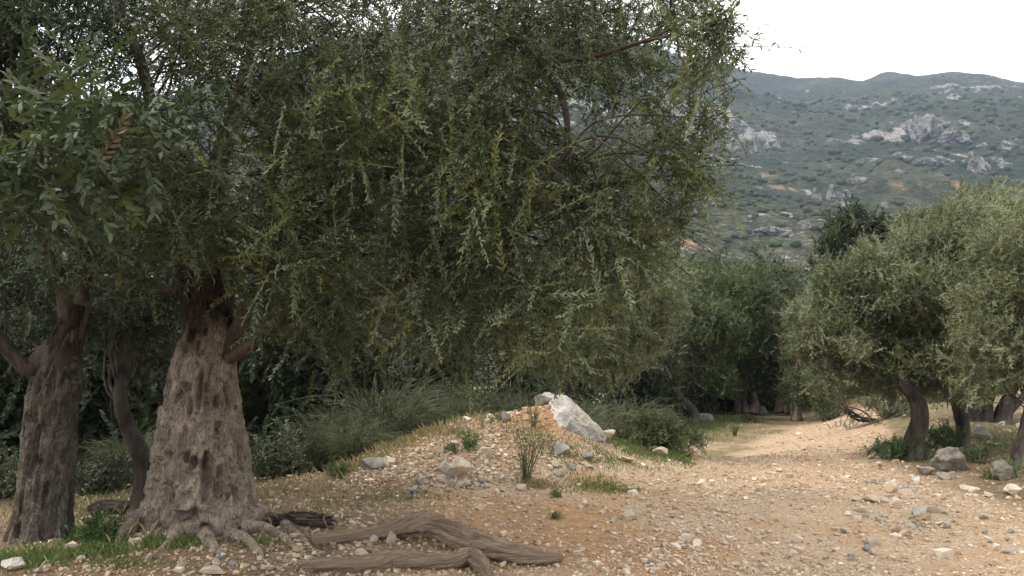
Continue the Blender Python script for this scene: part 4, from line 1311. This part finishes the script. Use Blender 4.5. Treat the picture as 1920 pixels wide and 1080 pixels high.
for k in range(9):
    q = at(1660 + 34 * k, 700, 17 + (k * 37) % 9)
    if k in (2, 5):
        continue
    o = shrub(['sunlit scrub past the end of the brushwood heap', 'sunlit scrub directly behind the twisted trunk', '', 'sunlit scrub glimpsed right of the twisted trunk', 'sunlit scrub glimpsed left of the straight trunk', '', 'sunlit scrub behind the thickest trunk', 'sunlit scrub behind the slim slanting stem', 'sunlit scrub at the right frame edge beyond the forked stem'][k], 1700, 800, 0.6, 0.9, 130, 'weed', M['leaf_green'], 'scrub beyond the right hand trunks', scale=0.9)
    o.location = (q[0], q[1], gz(q[0], q[1]))

for lab, px, py, h, w, n in [('dark leafy undergrowth left of the left edge trunk', 5, 935, 0.75, 0.8, 330), ('dark leafy undergrowth just behind the thin leaning trunk', 215, 915, 0.5, 0.6, 200), ('dark leafy undergrowth hugging the right side of the ancient trunk', 520, 897, 0.8, 0.8, 300),
                            ('dark leafy undergrowth between the left edge trunk and the leaning trunk', 150, 925, 0.5, 0.5, 160)]:
    shrub(lab, px, py, h, w, n, 'weed', M['leaf_dark'], 'undergrowth in the shade at left', (0.0, 0.75), 0.8, upw=0.6)

# grass
def grass(name, areas, mat, label, hr=(0.02, 0.075), wid=0.0042):
    """areas: (px, py, rx, ry, count, height factor) patches on the ground"""
    Vs, T = [], []
    for px, py, rx, ry, n, hf in areas:
        c = ghit(px, py)
        x = c[0] + rng.normal(size=n) * rx
        y = c[1] + rng.normal(size=n) * ry
        z = ground_h(x, y)
        h = rng.uniform(*hr, n) * hf
        a = rng.uniform(0, 6.28, n)
        ln = rng.uniform(0.1, 0.8, n) * h
        dx, dy = np.cos(a), np.sin(a)
        w = wid * rng.uniform(0.6, 1.3, n) * (0.6 + 0.4 * hf)
        b = rng.uniform(0, 6.28, n)
        sx, sy = np.cos(b) * w, np.sin(b) * w
        A = np.stack([x - sx, y - sy, z - 0.01], -1)
        B = np.stack([x + sx, y + sy, z - 0.01], -1)
        Cc = np.stack([x + dx * ln * 0.35 + sx * .7, y + dy * ln * 0.35 + sy * .7, z + h * 0.6], -1)
        Dd = np.stack([x + dx * ln, y + dy * ln, z + h], -1)
        Vs.append(np.stack([A, B, Cc, Dd], 1).reshape(-1, 3))
        T.append(np.repeat(np.clip(rng.normal(0.5, 0.25, n), 0, 1), 4))
    V = np.vstack(Vs)
    k = np.arange(len(V) // 4)[:, None] * 4
    F = np.vstack([k + np.array([0, 1, 2]), k + np.array([0, 2, 3])])
    o = np_mesh(name, V, F, mat, attrs={'tint': np.concatenate(T)}, smooth=False, kind='stuff')
    o['label'] = label
grass('grass', [(60, 1050, .16, .10, 1400, 1.0), (180, 1035, .14, .08, 900, .9), (320, 1020, .12, .07, 800, .9), (480, 1018, .10, .06, 300, .7), (230, 1060, .2, .06, 300, .6), (1110, 905, .22, .14, 900, .6), (1135, 918, .2, .1, 700, .6), (1050, 850, .3, .12, 1000, .7), (1000, 815, .2, .1, 600, .6),
                (1160, 830, .2, .2, 1100, .7), (1215, 850, .25, .2, 1400, .8), (1270, 858, .12, .15, 800, .9), (1130, 855, .15, .15, 500, .6), (930, 785, .1, .06, 300, .8), (870, 815, .12, .06, 300, .7), (560, 985, .1, .08, 250, .5), (780, 930, .3, .1, 300, .5),
                (1390, 765, 1.2, .8, 3000, 1.5), (1460, 772, .7, .7, 1600, 1.3), (1310, 800, .5, .6, 1800, 1.4), (1350, 788, .7, .6, 1800, 1.4), (1275, 815, .5, .5, 1400, 1.3), (1530, 752, .6, .6, 1200, 1.0), (1850, 830, .5, .5, 1000, 1.1), (1750, 860, .3, .3, 700, 1.0), (200, 950, .5, .5, 900, 1.2), (1185, 870, .3, .1, 500, .5)],
      M['grass'], 'short green grass in patches on the mound and under the trees')
grass('dry_grass', [(820, 812, .35, .12, 380, 1.5), (760, 835, .3, .14, 320, 1.5), (690, 868, .2, .12, 200, 1.3), (900, 790, .2, .1, 130, 1.1), (660, 880, .15, .1, 300, 1.5), (1010, 912, .12, .06, 350, .9), (560, 915, .3, .2, 500, 1.0), (700, 930, .5, .15, 500, .6), (640, 950, .5, .2, 500, .5),
                   (1335, 825, .3, .3, 500, .9), (1870, 815, .5, .6, 900, 1.2), (1620, 750, .8, .8, 900, 1.2), (980, 760, .12, .05, 160, 1.1), (1220, 800, .3, .3, 500, 1.6), (380, 950, .8, .8, 800, 1.4), (1240, 770, 1, 1, 800, 1.5)],
      M['grass_dry'], 'straw coloured dry grass along the mound crest and verges', (0.02, 0.10), 0.0026)

# ------------------------------------------------------------------ rocks
def rock(label, px, py, w, h, mat, seed, group=None, name='rock', cat='rock', depth=0.8, sub=3, cuts=13, rot=(0, 0, 0), sink=0.2, rough=0.08, keep=(0.38, 0.72)):
    """w, h: size in photo pixels; px, py: middle of its foot"""
    p = ghit(px, py)
    s = p[1] / FPX
    V, F = rock_shape(sub, seed, cuts, rough, (1, 1, 1), keep)
    V = V / np.abs(V).max(0)
    V = V * np.array([w * s / 2, w * s / 2 * depth, h * s / 2 * (1 + sink)])
    o = np_mesh(name, V, F, mat, loc=(0, 0, 0), smooth=False)
    o.location = (p[0], p[1] + w * s * depth * 0.35, p[2] + h * s / 2 * (1 - sink))
    o.rotation_euler = rot
    tag(o, label, cat, group)
    return o

# the large boulder: a slab that leans to the right on the mound crest
def boulder():
    import bmesh
    front = [(1036, 752, 10.0), (1052, 741, 10.05), (1074, 752, 10.0), (1100, 778, 9.95), (1130, 812, 9.95), (1134, 828, 10.0), (1112, 834, 9.95), (1078, 822, 9.9), (1030, 800, 9.75), (1062, 800, 9.66), (1090, 832, 9.7), (1070, 786, 9.72), (1100, 812, 9.86)]
    back = [(1004, 744, 10.5), (1022, 737, 10.5), (1052, 739, 10.4), (1080, 757, 10.45), (1112, 788, 10.4), (1137, 818, 10.35), (1130, 850, 10.45), (1040, 840, 10.5), (1000, 800, 10.5)]
    bm = bmesh.new()
    c0 = at(1078, 790, 10.15)
    for q in front + back:
        bm.verts.new(at(*q) - c0)
    bmesh.ops.convex_hull(bm, input=bm.verts)
    loose = [v for v in bm.verts if not v.link_faces]
    bmesh.ops.delete(bm, geom=loose, context='VERTS')
    for _ in range(4):
        bmesh.ops.subdivide_edges(bm, edges=bm.edges[:], cuts=1, use_grid_fill=True)
        bmesh.ops.triangulate(bm, faces=bm.faces[:])
        if len(bm.verts) > 3000:
            break
    bm.normal_update()
    V = np.array([v.co[:] for v in bm.verts])
    N = np.array([v.normal[:] for v in bm.verts])
    bm.verts.index_update()
    F = np.array([[v.index for v in f.verts] for f in bm.faces])
    bm.free()
    a = math.radians(40)
    L = np.stack([V[:, 0] * math.cos(a) - V[:, 2] * math.sin(a), V[:, 1], V[:, 0] * math.sin(a) + V[:, 2] * math.cos(a)], -1)
    V = V + N * (0.034 * ridged(L * np.array([2.0, 4, 11]), 4, 12) + 0.035 * fbm(L * 9, 4, 14) - 0.02)[:, None]
    o = np_mesh('boulder', V, F, M['boulder'], loc=(0, 0, 0), smooth=False)
    o.location = c0.tolist()
    tag(o, 'large pale limestone slab leaning on the crest of the mound', 'boulder')
boulder()
rock('dark shadowed rock tucked behind the top of the large boulder', 1022, 764, 56, 24, M['stone_moss'], 501)
rock('angular grey rock right against the foot of the large boulder', 1135, 815, 46, 36, M['boulder'], 502, rot=(0, .3, 0))
rock('small brown rock at the lower tip of the large boulder', 1142, 826, 28, 24, M['stone'], 503)
rock('tilted pointed slab among grass left of the leafy shrub', 1208, 838, 56, 30, M['boulder'], 504, rot=(0, .45, 0))
rock('thin upright rock behind the tilted pointed slab', 1200, 820, 26, 26, M['stone_grey'], 505, rot=(0, .4, 0))
rock('flat tan rock in the grass in front of the leafy shrub', 1243, 856, 38, 20, M['stone'], 506)
rock('grey cracked stone on the right flank of the mound', 1052, 856, 32, 30, M['stone_grey'], 507)
rock('small grey stone below the cracked one on the mound', 1072, 884, 20, 15, M['stone_grey'], 508)
rock('flat pale slab lying on orange soil near the path', 1172, 868, 36, 14, M['stone'], 509)
rock('large rounded tan stone on the stone heap', 858, 898, 50, 38, M['stone'], 510)
rock('squarish grey stone leaning on the rounded tan one', 832, 890, 24, 26, M['boulder'], 511)
rock('pale blocky stone above the heap near the green rosette', 906, 862, 34, 22, M['stone'], 512)
rock('dark stone on the left crest of the mound among weeds', 946, 792, 20, 22, M['stone_grey'], 513)
rock('grey stone at the left crest beside green grass', 920, 788, 22, 12, M['boulder'], 514)
rock('dark grey rock half buried at the left toe of the mound', 702, 884, 52, 24, M['stone_grey'], 515)
rock('pale brown stone beside the half buried dark rock', 724, 880, 20, 18, M['stone'], 516)
rock('round pale stone near the upright seedling', 980, 905, 18, 15, M['boulder'], 517)
rock('reddish stone just under the upright seedling', 978, 922, 20, 16, M['stone'], 518)
rock('flat stone alone on red earth right of the log end', 1180, 976, 36, 18, M['stone'], 519, sink=.5)
rock('white stone at the bottom left corner', 18, 1072, 50, 22, M['boulder'], 520)
rock('tan stone at the foot of the left edge trunk', 130, 1036, 28, 18, M['stone'], 521)
rock('flat tan stone at the lower frame edge left of the logs', 395, 1080, 52, 14, M['stone'], 522)
rock('pale stone propped under the arch of the upper log', 732, 1022, 20, 24, M['stone'], 523, rot=(0, .5, 0))
rock('flat stone between the two logs', 735, 1048, 38, 14, M['stone'], 524)
rock('grey stone under the thin end of the upper log', 700, 1018, 18, 14, M['boulder'], 525)
rock('big mossy boulder in shade beneath the straight trunk', 1790, 884, 68, 44, M['stone_moss'], 526, name='boulder', cat='boulder', cuts=14, keep=(.5, .85), rough=.22, sink=.45)
rock('dull mossy boulder by the trunk at the right edge', 1890, 900, 46, 36, M['stone_moss'], 527, name='boulder', cat='boulder', cuts=14, keep=(.5, .85), rough=.22, sink=.45)
rock('pale round stone between the straight trunk and the right edge', 1850, 824, 34, 26, M['boulder'], 528)
rock('long pale slab lying across the right verge', 1678, 924, 24, 28, M['stone'], 529, rot=(0, .5, 0))
rock('bright oval stone on the right verge', 1636, 944, 36, 18, M['stone'], 530)
rock('bright white block nearest the shaded bank', 1726, 974, 28, 30, M['boulder'], 531)
rock('pale stone left of the white block', 1680, 950, 24, 16, M['stone'], 532)
rock('grey stone at the edge of the shade below the weeds', 1720, 908, 22, 18, M['boulder'], 533)
rock('brown stone beside the long pale slab', 1700, 920, 18, 14, M['stone_grey'], 534)
rock('lone round brown stone in the middle of the path', 1496, 1018, 24, 18, M['stone'], 535)
rock('stone at the foot of the bright weeds on the path edge', 1650, 876, 24, 12, M['stone'], 536)
rock('flat grey rock under the dark round olive', 1330, 792, 46, 16, M['stone_grey'], 537)
rock('dark stump-like rock at the foot of the grey stems', 1425, 776, 36, 20, M['stone_grey'], 538)
rock('pale rock at the far bend beside the green shrub', 1525, 738, 40, 20, M['boulder'], 539)
rock('second pale rock at the far bend, farther left', 1492, 740, 30, 16, M['boulder'], 540)
rock('dark rock between the two pale rocks at the bend', 1512, 752, 36, 20, M['stone_grey'], 541)
rock('slab leaning in the shade left of the mossy boulder', 1738, 892, 40, 16, M['stone_grey'], 542)
rock('long stone lying in the shaded red earth at right', 1820, 920, 44, 8, M['stone'], 543, sink=.5)
rock('tan block at the right frame edge low down', 1905, 930, 30, 20, M['stone'], 544)
rock('pointed stone beneath the mossy boulder', 1776, 900, 36, 16, M['stone_grey'], 545)

# loose stones
def stone_proto(k):
    V, F = rock_shape(1, 700 + k, 9, 0.05, (1, rng.uniform(.65, .95), rng.uniform(.5, .75)), (0.4, 0.75))
    me = np_mesh('stone', V, F, M['stone'] if k % 4 else M['boulder'], smooth=False)
    return me
protos = [stone_proto(k) for k in range(12)]
first = [True] * 12
def loose(size, patches, group):
    """patches: (px, py, rx, ry, count, label)"""
    for px, py, rx, ry, n, label in patches:
        for _ in range(n):
            c = ghit(px + rng.uniform(-rx, rx), py + rng.uniform(-ry, ry))
            k = int(rng.integers(12))
            if first[k]:
                o = protos[k]
                first[k] = False
            else:
                o = protos[k].copy()
                COL.objects.link(o)
            s = size * float(rng.lognormal(0, 0.35))
            o.location = (c[0], c[1], c[2] + s * 0.22)
            o.scale = (s, s, s)
            o.rotation_euler = (rng.uniform(-.4, .4), rng.uniform(-.4, .4), rng.uniform(0, 6.28))
            tag(o, label, 'stone', group)
loose(0.042, [(850, 908, 40, 12, 18, 'small angular stone heaped round the big rounded tan stone'), (915, 908, 40, 14, 16, 'small angular stone between the tan stone and the upright seedling'), (800, 885, 40, 18, 12, 'small angular stone on the slope left of the tan stone'),
              (735, 918, 60, 16, 12, 'small angular stone below the half buried dark rock'), (830, 930, 80, 8, 8, 'small angular stone along the lowest foot of the rubble slope'), (1090, 875, 50, 20, 8, 'small stone among the grass on the right flank of the mound')], 'rubble on the mound')
loose(0.040, [(1690, 925, 30, 20, 14, 'loose pale stone around the long slab on the right verge'), (1720, 985, 40, 25, 16, 'loose pale stone around the bright white block'), (1635, 960, 35, 25, 12, 'loose pale stone near the bright oval stone'),
              (1830, 1000, 70, 40, 18, 'loose pale stone on the red earth at the lower right'), (1640, 1040, 60, 25, 12, 'loose pale stone on the path edge near the bottom frame'), (1640, 895, 20, 14, 8, 'loose pale stone just below the bright green weeds')], 'stones on the right verge')
loose(0.025, [(1300, 1010, 90, 50, 18, 'small loose stone on the lower left part of the gravel path'), (1500, 1000, 90, 60, 18, 'small loose stone around the lone round brown stone'), (1380, 900, 90, 40, 14, 'small loose stone halfway up the gravel path'), (1500, 835, 90, 30, 10, 'small loose stone where the path begins to narrow'), (1200, 950, 60, 30, 10, 'small loose stone on the red earth left of the path')], 'loose stones on the path')
loose(0.027, [(180, 1060, 120, 14, 12, 'small stone in the leaf litter before the left edge trunk'), (430, 1060, 110, 14, 14, 'small stone in the leaf litter before the ancient trunk'), (650, 1040, 60, 10, 8, 'small stone lying between the two logs'), (570, 1010, 60, 12, 6, 'small stone by the roots beside the rotten lump')], 'stones before the trunks')
loose(0.075, [(1855, 820, 45, 18, 14, 'pale stone between the straight trunk and the right edge trunk'), (1890, 800, 30, 14, 8, 'pale stone near the forked dark stem'), (1760, 828, 30, 16, 7, 'pale stone between the twisted and the straight trunk'), (1640, 850, 25, 20, 6, 'pale stone left of the twisted trunk')], 'stones among the right hand trunks')
for k in range(12):
    if first[k]:
        bpy.data.objects.remove(protos[k])

# gravel: real pebbles, past counting
cube = np.array([(x, y, z) for x in (-1, 1) for y in (-1, 1) for z in (-1, 1)], float)
cubeF = np.array([(0, 1, 3), (0, 3, 2), (4, 6, 7), (4, 7, 5), (0, 4, 5), (0, 5, 1), (2, 3, 7), (2, 7, 6), (0, 2, 6), (0, 6, 4), (1, 5, 7), (1, 7, 3)])
def pebbles(name, n, xr, yr, size, mat, label, weight, seed):
    r = np.random.default_rng(seed)
    m = n * 4
    u = r.uniform(0, 1, m)
    y = yr[0] * (yr[1] / yr[0]) ** u
    x = r.uniform(xr[0], xr[1], m) * (y / 10)
    w = weight(x, y)
    sel = np.nonzero(r.uniform(0, 1, m) < w)[0][:n]
    x, y = x[sel], y[sel]
    n = len(x)
    s = size * r.lognormal(0, 0.45, n)
    z = ground_h(x, y) + s * 0.25
    V = cube[None] * (1 + r.uniform(-0.42, 0.25, (n, 8, 3)))
    V = V * np.stack([r.uniform(.7, 1.2, n), r.uniform(.6, 1, n), r.uniform(.4, .75, n)], -1)[:, None, :] * 0.75
    a = r.uniform(0, 6.28, n)
    b = r.uniform(-.5, .5, n)
    V = np.stack([V[..., 0] * np.cos(b)[:, None] - V[..., 2] * np.sin(b)[:, None], V[..., 1], V[..., 0] * np.sin(b)[:, None] + V[..., 2] * np.cos(b)[:, None]], -1)
    V = np.stack([V[..., 0] * np.cos(a)[:, None] - V[..., 1] * np.sin(a)[:, None], V[..., 0] * np.sin(a)[:, None] + V[..., 1] * np.cos(a)[:, None], V[..., 2]], -1)
    V = V * s[:, None, None] + np.stack([x, y, z], -1)[:, None, :]
    F = (cubeF[None] + (np.arange(n) * 8)[:, None, None]).reshape(-1, 3)
    o = np_mesh(name, V.reshape(-1, 3), F, mat, attrs={'tint': np.repeat(r.uniform(0, 1, n), 8)}, smooth=False, kind='stuff')
    o['label'] = label
g = G('gravel_stone')
t = g.attr('tint')
c = g.mix(g.rng(t, 0.0, 0.5), (0.33, 0.228, 0.145), (0.44, 0.335, 0.24))
c = g.mix(g.rng(t, 0.5, 1.0), c, (0.60, 0.515, 0.41))
c = g.mix(g.rng(g.noise(g.pos(), 30, 4), 0.45, 0.65, 0, 0.4), c, (0.34, 0.225, 0.135))
g.surf(c, 0.92, None, 0.2)
M['gravel'] = g.m
def w_path(x, y):
    return np.clip(0.25 + path_mask(x, y) * 0.75, 0, 1) * np.clip(0.25 + 1.5 * sstep(-0.35, 0.45, fbm(xyz(x * 1.1, y * 0.8), 4, 44)), 0, 1)
def w_mound(x, y):
    m = mound(x, y)
    return np.clip(sstep(0.07, 0.2, m) * (1 - 0.75 * sstep(0.45, 0.7, m)) * (1 - sstep(-0.2, 0.8, x)) + 0.05, 0, 1)
def w_litter(x, y):
    return np.clip(0.7 - path_mask(x, y), 0, 1)
pebbles('gravel', 19000, (-3.0, 7.2), (4.7, 22), 0.0095, M['gravel'], 'fine angular gravel over the path and earth', w_path, 1)
pebbles('coarse_gravel', 2600, (0.2, 6.8), (4.8, 20), 0.018, M['gravel'], 'coarser broken stone over the path', w_path, 2)
pebbles('mound_rubble', 5200, (-3.2, 1.6), (7.6, 10.4), 0.015, M['gravel'], 'broken stone chips covering the front of the mound', w_mound, 3)
pebbles('litter_stones', 5000, (-6.0, 0.4), (4.7, 9), 0.012, M['gravel'], 'small chips in the leaf litter', w_litter, 4)

# fallen leaves
n = 7000
fx = np.concatenate([rng.uniform(-5.5, 0.3, n // 2), rng.normal(4.9, 1.0, n // 4), rng.uniform(-3, 6, n - n // 2 - n // 4)])
fy = np.concatenate([rng.uniform(4.8, 9.0, n // 2), rng.uniform(8, 13, n // 4), rng.uniform(4.8, 14, n - n // 2 - n // 4)])
fz = ground_h(fx, fy) + rng.uniform(0.006, 0.022, n)
fa = rng.uniform(0, 6.28, n)
fl, fw = rng.uniform(0.015, 0.032, n), rng.uniform(0.004, 0.008, n)
dx, dy = np.cos(fa), np.sin(fa)
tz = rng.uniform(-0.012, 0.012, n)
FV = np.stack([np.stack([fx - dx * fl, fy - dy * fl, fz - tz], -1), np.stack([fx - dy * fw, fy + dx * fw, fz + .002], -1), np.stack([fx + dx * fl, fy + dy * fl, fz + tz], -1), np.stack([fx + dy * fw, fy - dx * fw, fz - .002], -1)], 1).reshape(-1, 3)
FF = np.arange(n)[:, None] * 4 + np.array([0, 1, 2, 3])
M['dead_leaf'] = mat_leaf('dead_leaf', (0.06, 0.038, 0.022), (0.15, 0.10, 0.055), (0.27, 0.2, 0.12), (0.2, 0.155, 0.1), trans=0.1)
o = np_mesh('fallen_leaves', FV, FF, M['dead_leaf'], attrs={'tint': np.repeat(rng.uniform(0, 0.93, n), 4)}, smooth=False, kind='stuff')
o['label'] = 'dry fallen olive leaves over the earth under the trees'

# ------------------------------------------------------------------ fallen wood
def log(label, rows, seed, twist=1.0):
    Q = []
    for px, py, w, lift in rows:
        p = ghit(px, py)
        r = w * p[1] / FPX / 2 * 0.88
        Q.append([p[0], p[1], p[2] + r * 0.75 + lift, r])
    base = Q[0][:3]
    n, ns = 130, 44
    S = smooth_path(Q, n)
    S[:, 3] *= 1 + 0.30 * fbm(xyz(np.linspace(0, 11, n), seed * 1.7), 3, seed)
    V, F = tube(S[:, :3], S[:, 3], ns, 0.0, 6, seed, 0.25)
    C = np.repeat(S[:, :3], ns, 0)
    D = V - C
    ang = np.tile(np.linspace(0, 2 * np.pi, ns, endpoint=False), n)
    s = np.repeat(np.linspace(0, 2.2, n), ns)
    q = np.stack([np.cos(ang + twist * s) * 2.8, np.sin(ang + twist * s) * 2.8, s * 1.6], -1)
    q2 = np.stack([np.cos(ang + twist * s) * 6, np.sin(ang + twist * s) * 6, s * 2.2], -1)
    rg = ridged(q2, 3, seed + 2)
    V = C + D * (0.97 + 0.34 * ridged(q, 3, seed + 8) + 0.24 * rg - 0.35 * np.clip(vnoise(q * np.array([1.6, 1.6, 2.4]), seed + 60) - 0.3, 0, 1) + 0.10 * fbm(V * 22, 3, seed + 5) - 0.12)[:, None]
    o = np_mesh('log', V, F, M['log'], loc=base, attrs={'gx': q[:, 0], 'gy': q[:, 1], 'gz': q[:, 2]})
    tag(o, label, 'log', 'weathered fallen logs')
    return o
g = G('weathered_wood')
cx = g.n('ShaderNodeCombineXYZ')
for i, nm in enumerate(('gx', 'gy', 'gz')):
    g.l(g.attr(nm), cx.inputs[i])
n1 = g.noise(cx.outputs[0], 3.2, 5, 0.65)
n2 = g.noise(cx.outputs[0], 9, 4, 0.7)
n3 = g.noise(g.coord('Object'), 6, 4, 0.6)
c = g.mix(g.rng(n1, 0.38, 0.62), (0.37, 0.255, 0.175), (0.66, 0.50, 0.36))
c = g.mix(g.rng(n2, 0.54, 0.70, 0, 0.75), c, (0.10, 0.066, 0.048))
c = g.mix(g.rng(n3, 0.5, 0.68, 0, 0.6), c, (0.46, 0.34, 0.245))
g.surf(c, 0.9, g.bump(g.math('ADD', n1, n2), 1.0, 0.045), 0.15)
M['log'] = g.m
log('thick bent weathered log, the farther one, arched in the middle', [(585, 1022, 20, 0.0), (650, 1016, 26, 0.0), (720, 1010, 32, 0.01), (775, 1006, 42, 0.035), (820, 1010, 44, 0.035), (870, 1030, 42, 0.03), (920, 1046, 42, 0.02), (970, 1056, 34, 0.02), (1020, 1060, 24, 0.02), (1056, 1056, 10, 0.03)], 3)
log('nearer straight weathered log cut by the bottom frame edge', [(560, 1066, 16, 0.0), (600, 1070, 30, 0.0), (680, 1072, 36, 0.0), (750, 1064, 40, 0.0), (800, 1066, 32, 0.01), (850, 1068, 34, 0.02), (880, 1062, 32, 0.03), (900, 1070, 28, 0.02), (918, 1090, 20, 0.0)], 9, 1.6)
V, F = rock_shape(3, 55, 3, 0.0, (1, 1, 1), (0.8, 0.95))
V = V * (0.75 + 0.75 * ridged(V * np.array([4, 6, 5]), 4, 4) + 0.3 * fbm(V * 9, 3, 6))[:, None] * np.array([0.26, 0.11, 0.062])
p = ghit(560, 988)
o = np_mesh('rotten_log', V, F, M['char'], loc=(0, 0, 0), smooth=False)
o.location = (p[0], p[1] + 0.05, p[2] + 0.04)
tag(o, 'ragged dark lump of rotten wood right of the ancient trunk', 'rotten wood')
V, F = rock_shape(3, 57, 3, 0.0, (1, 1, 1), (0.8, 0.95))
V = V * (1 + 0.2 * ridged(V * np.array([5, 5, 2]), 4, 4))[:, None] * np.array([0.2, 0.12, 0.07])
p = ghit(200, 968)
o = np_mesh('rotten_log', V, F, M['char'], loc=(0, 0, 0), smooth=False)
o.location = (p[0], p[1] + 0.1, p[2] + 0.05)
tag(o, 'low black log lying left of the thin leaning trunk', 'rotten wood')

# brushwood heap of dead branches at the right path edge
p = ghit(1640, 792)
t = thing('brushwood_pile', 'heap of bare dead branches on the right edge of the path at the bend', 'brushwood', p)
r = np.random.default_rng(12)
for k in range(12):
    a = r.uniform(2.2, 4.2) if k % 3 else r.uniform(-0.6, 0.8)
    L = r.uniform(0.5, 1.0)
    d0 = np.array([math.cos(a), math.sin(a) * 0.4, r.uniform(0.05, 0.45)])
    C = smooth_path([np.array([r.uniform(-.2, .2), r.uniform(-.2, .2), 0.03]), d0 * L * 0.5 + r.normal(size=3) * 0.06, d0 * L + r.normal(size=3) * 0.1], 10)
    parts = [tube(C, np.linspace(0.026, 0.008, 10), 6, 0.2)]
    for j in range(6):
        b = C[r.integers(3, 10)]
        e = b + norm(d0 + r.normal(size=3) * 0.8) * r.uniform(0.15, 0.35)
        parts.append(tube(smooth_path([b, (b + e) / 2 + r.normal(size=3) * 0.03, e], 6), np.linspace(0.011, 0.004, 6), 5))
    V, F = join(parts)
    V[:, 2] = np.maximum(V[:, 2], 0.0)
    np_mesh('branch', V, F, M['bark_dark'], t)
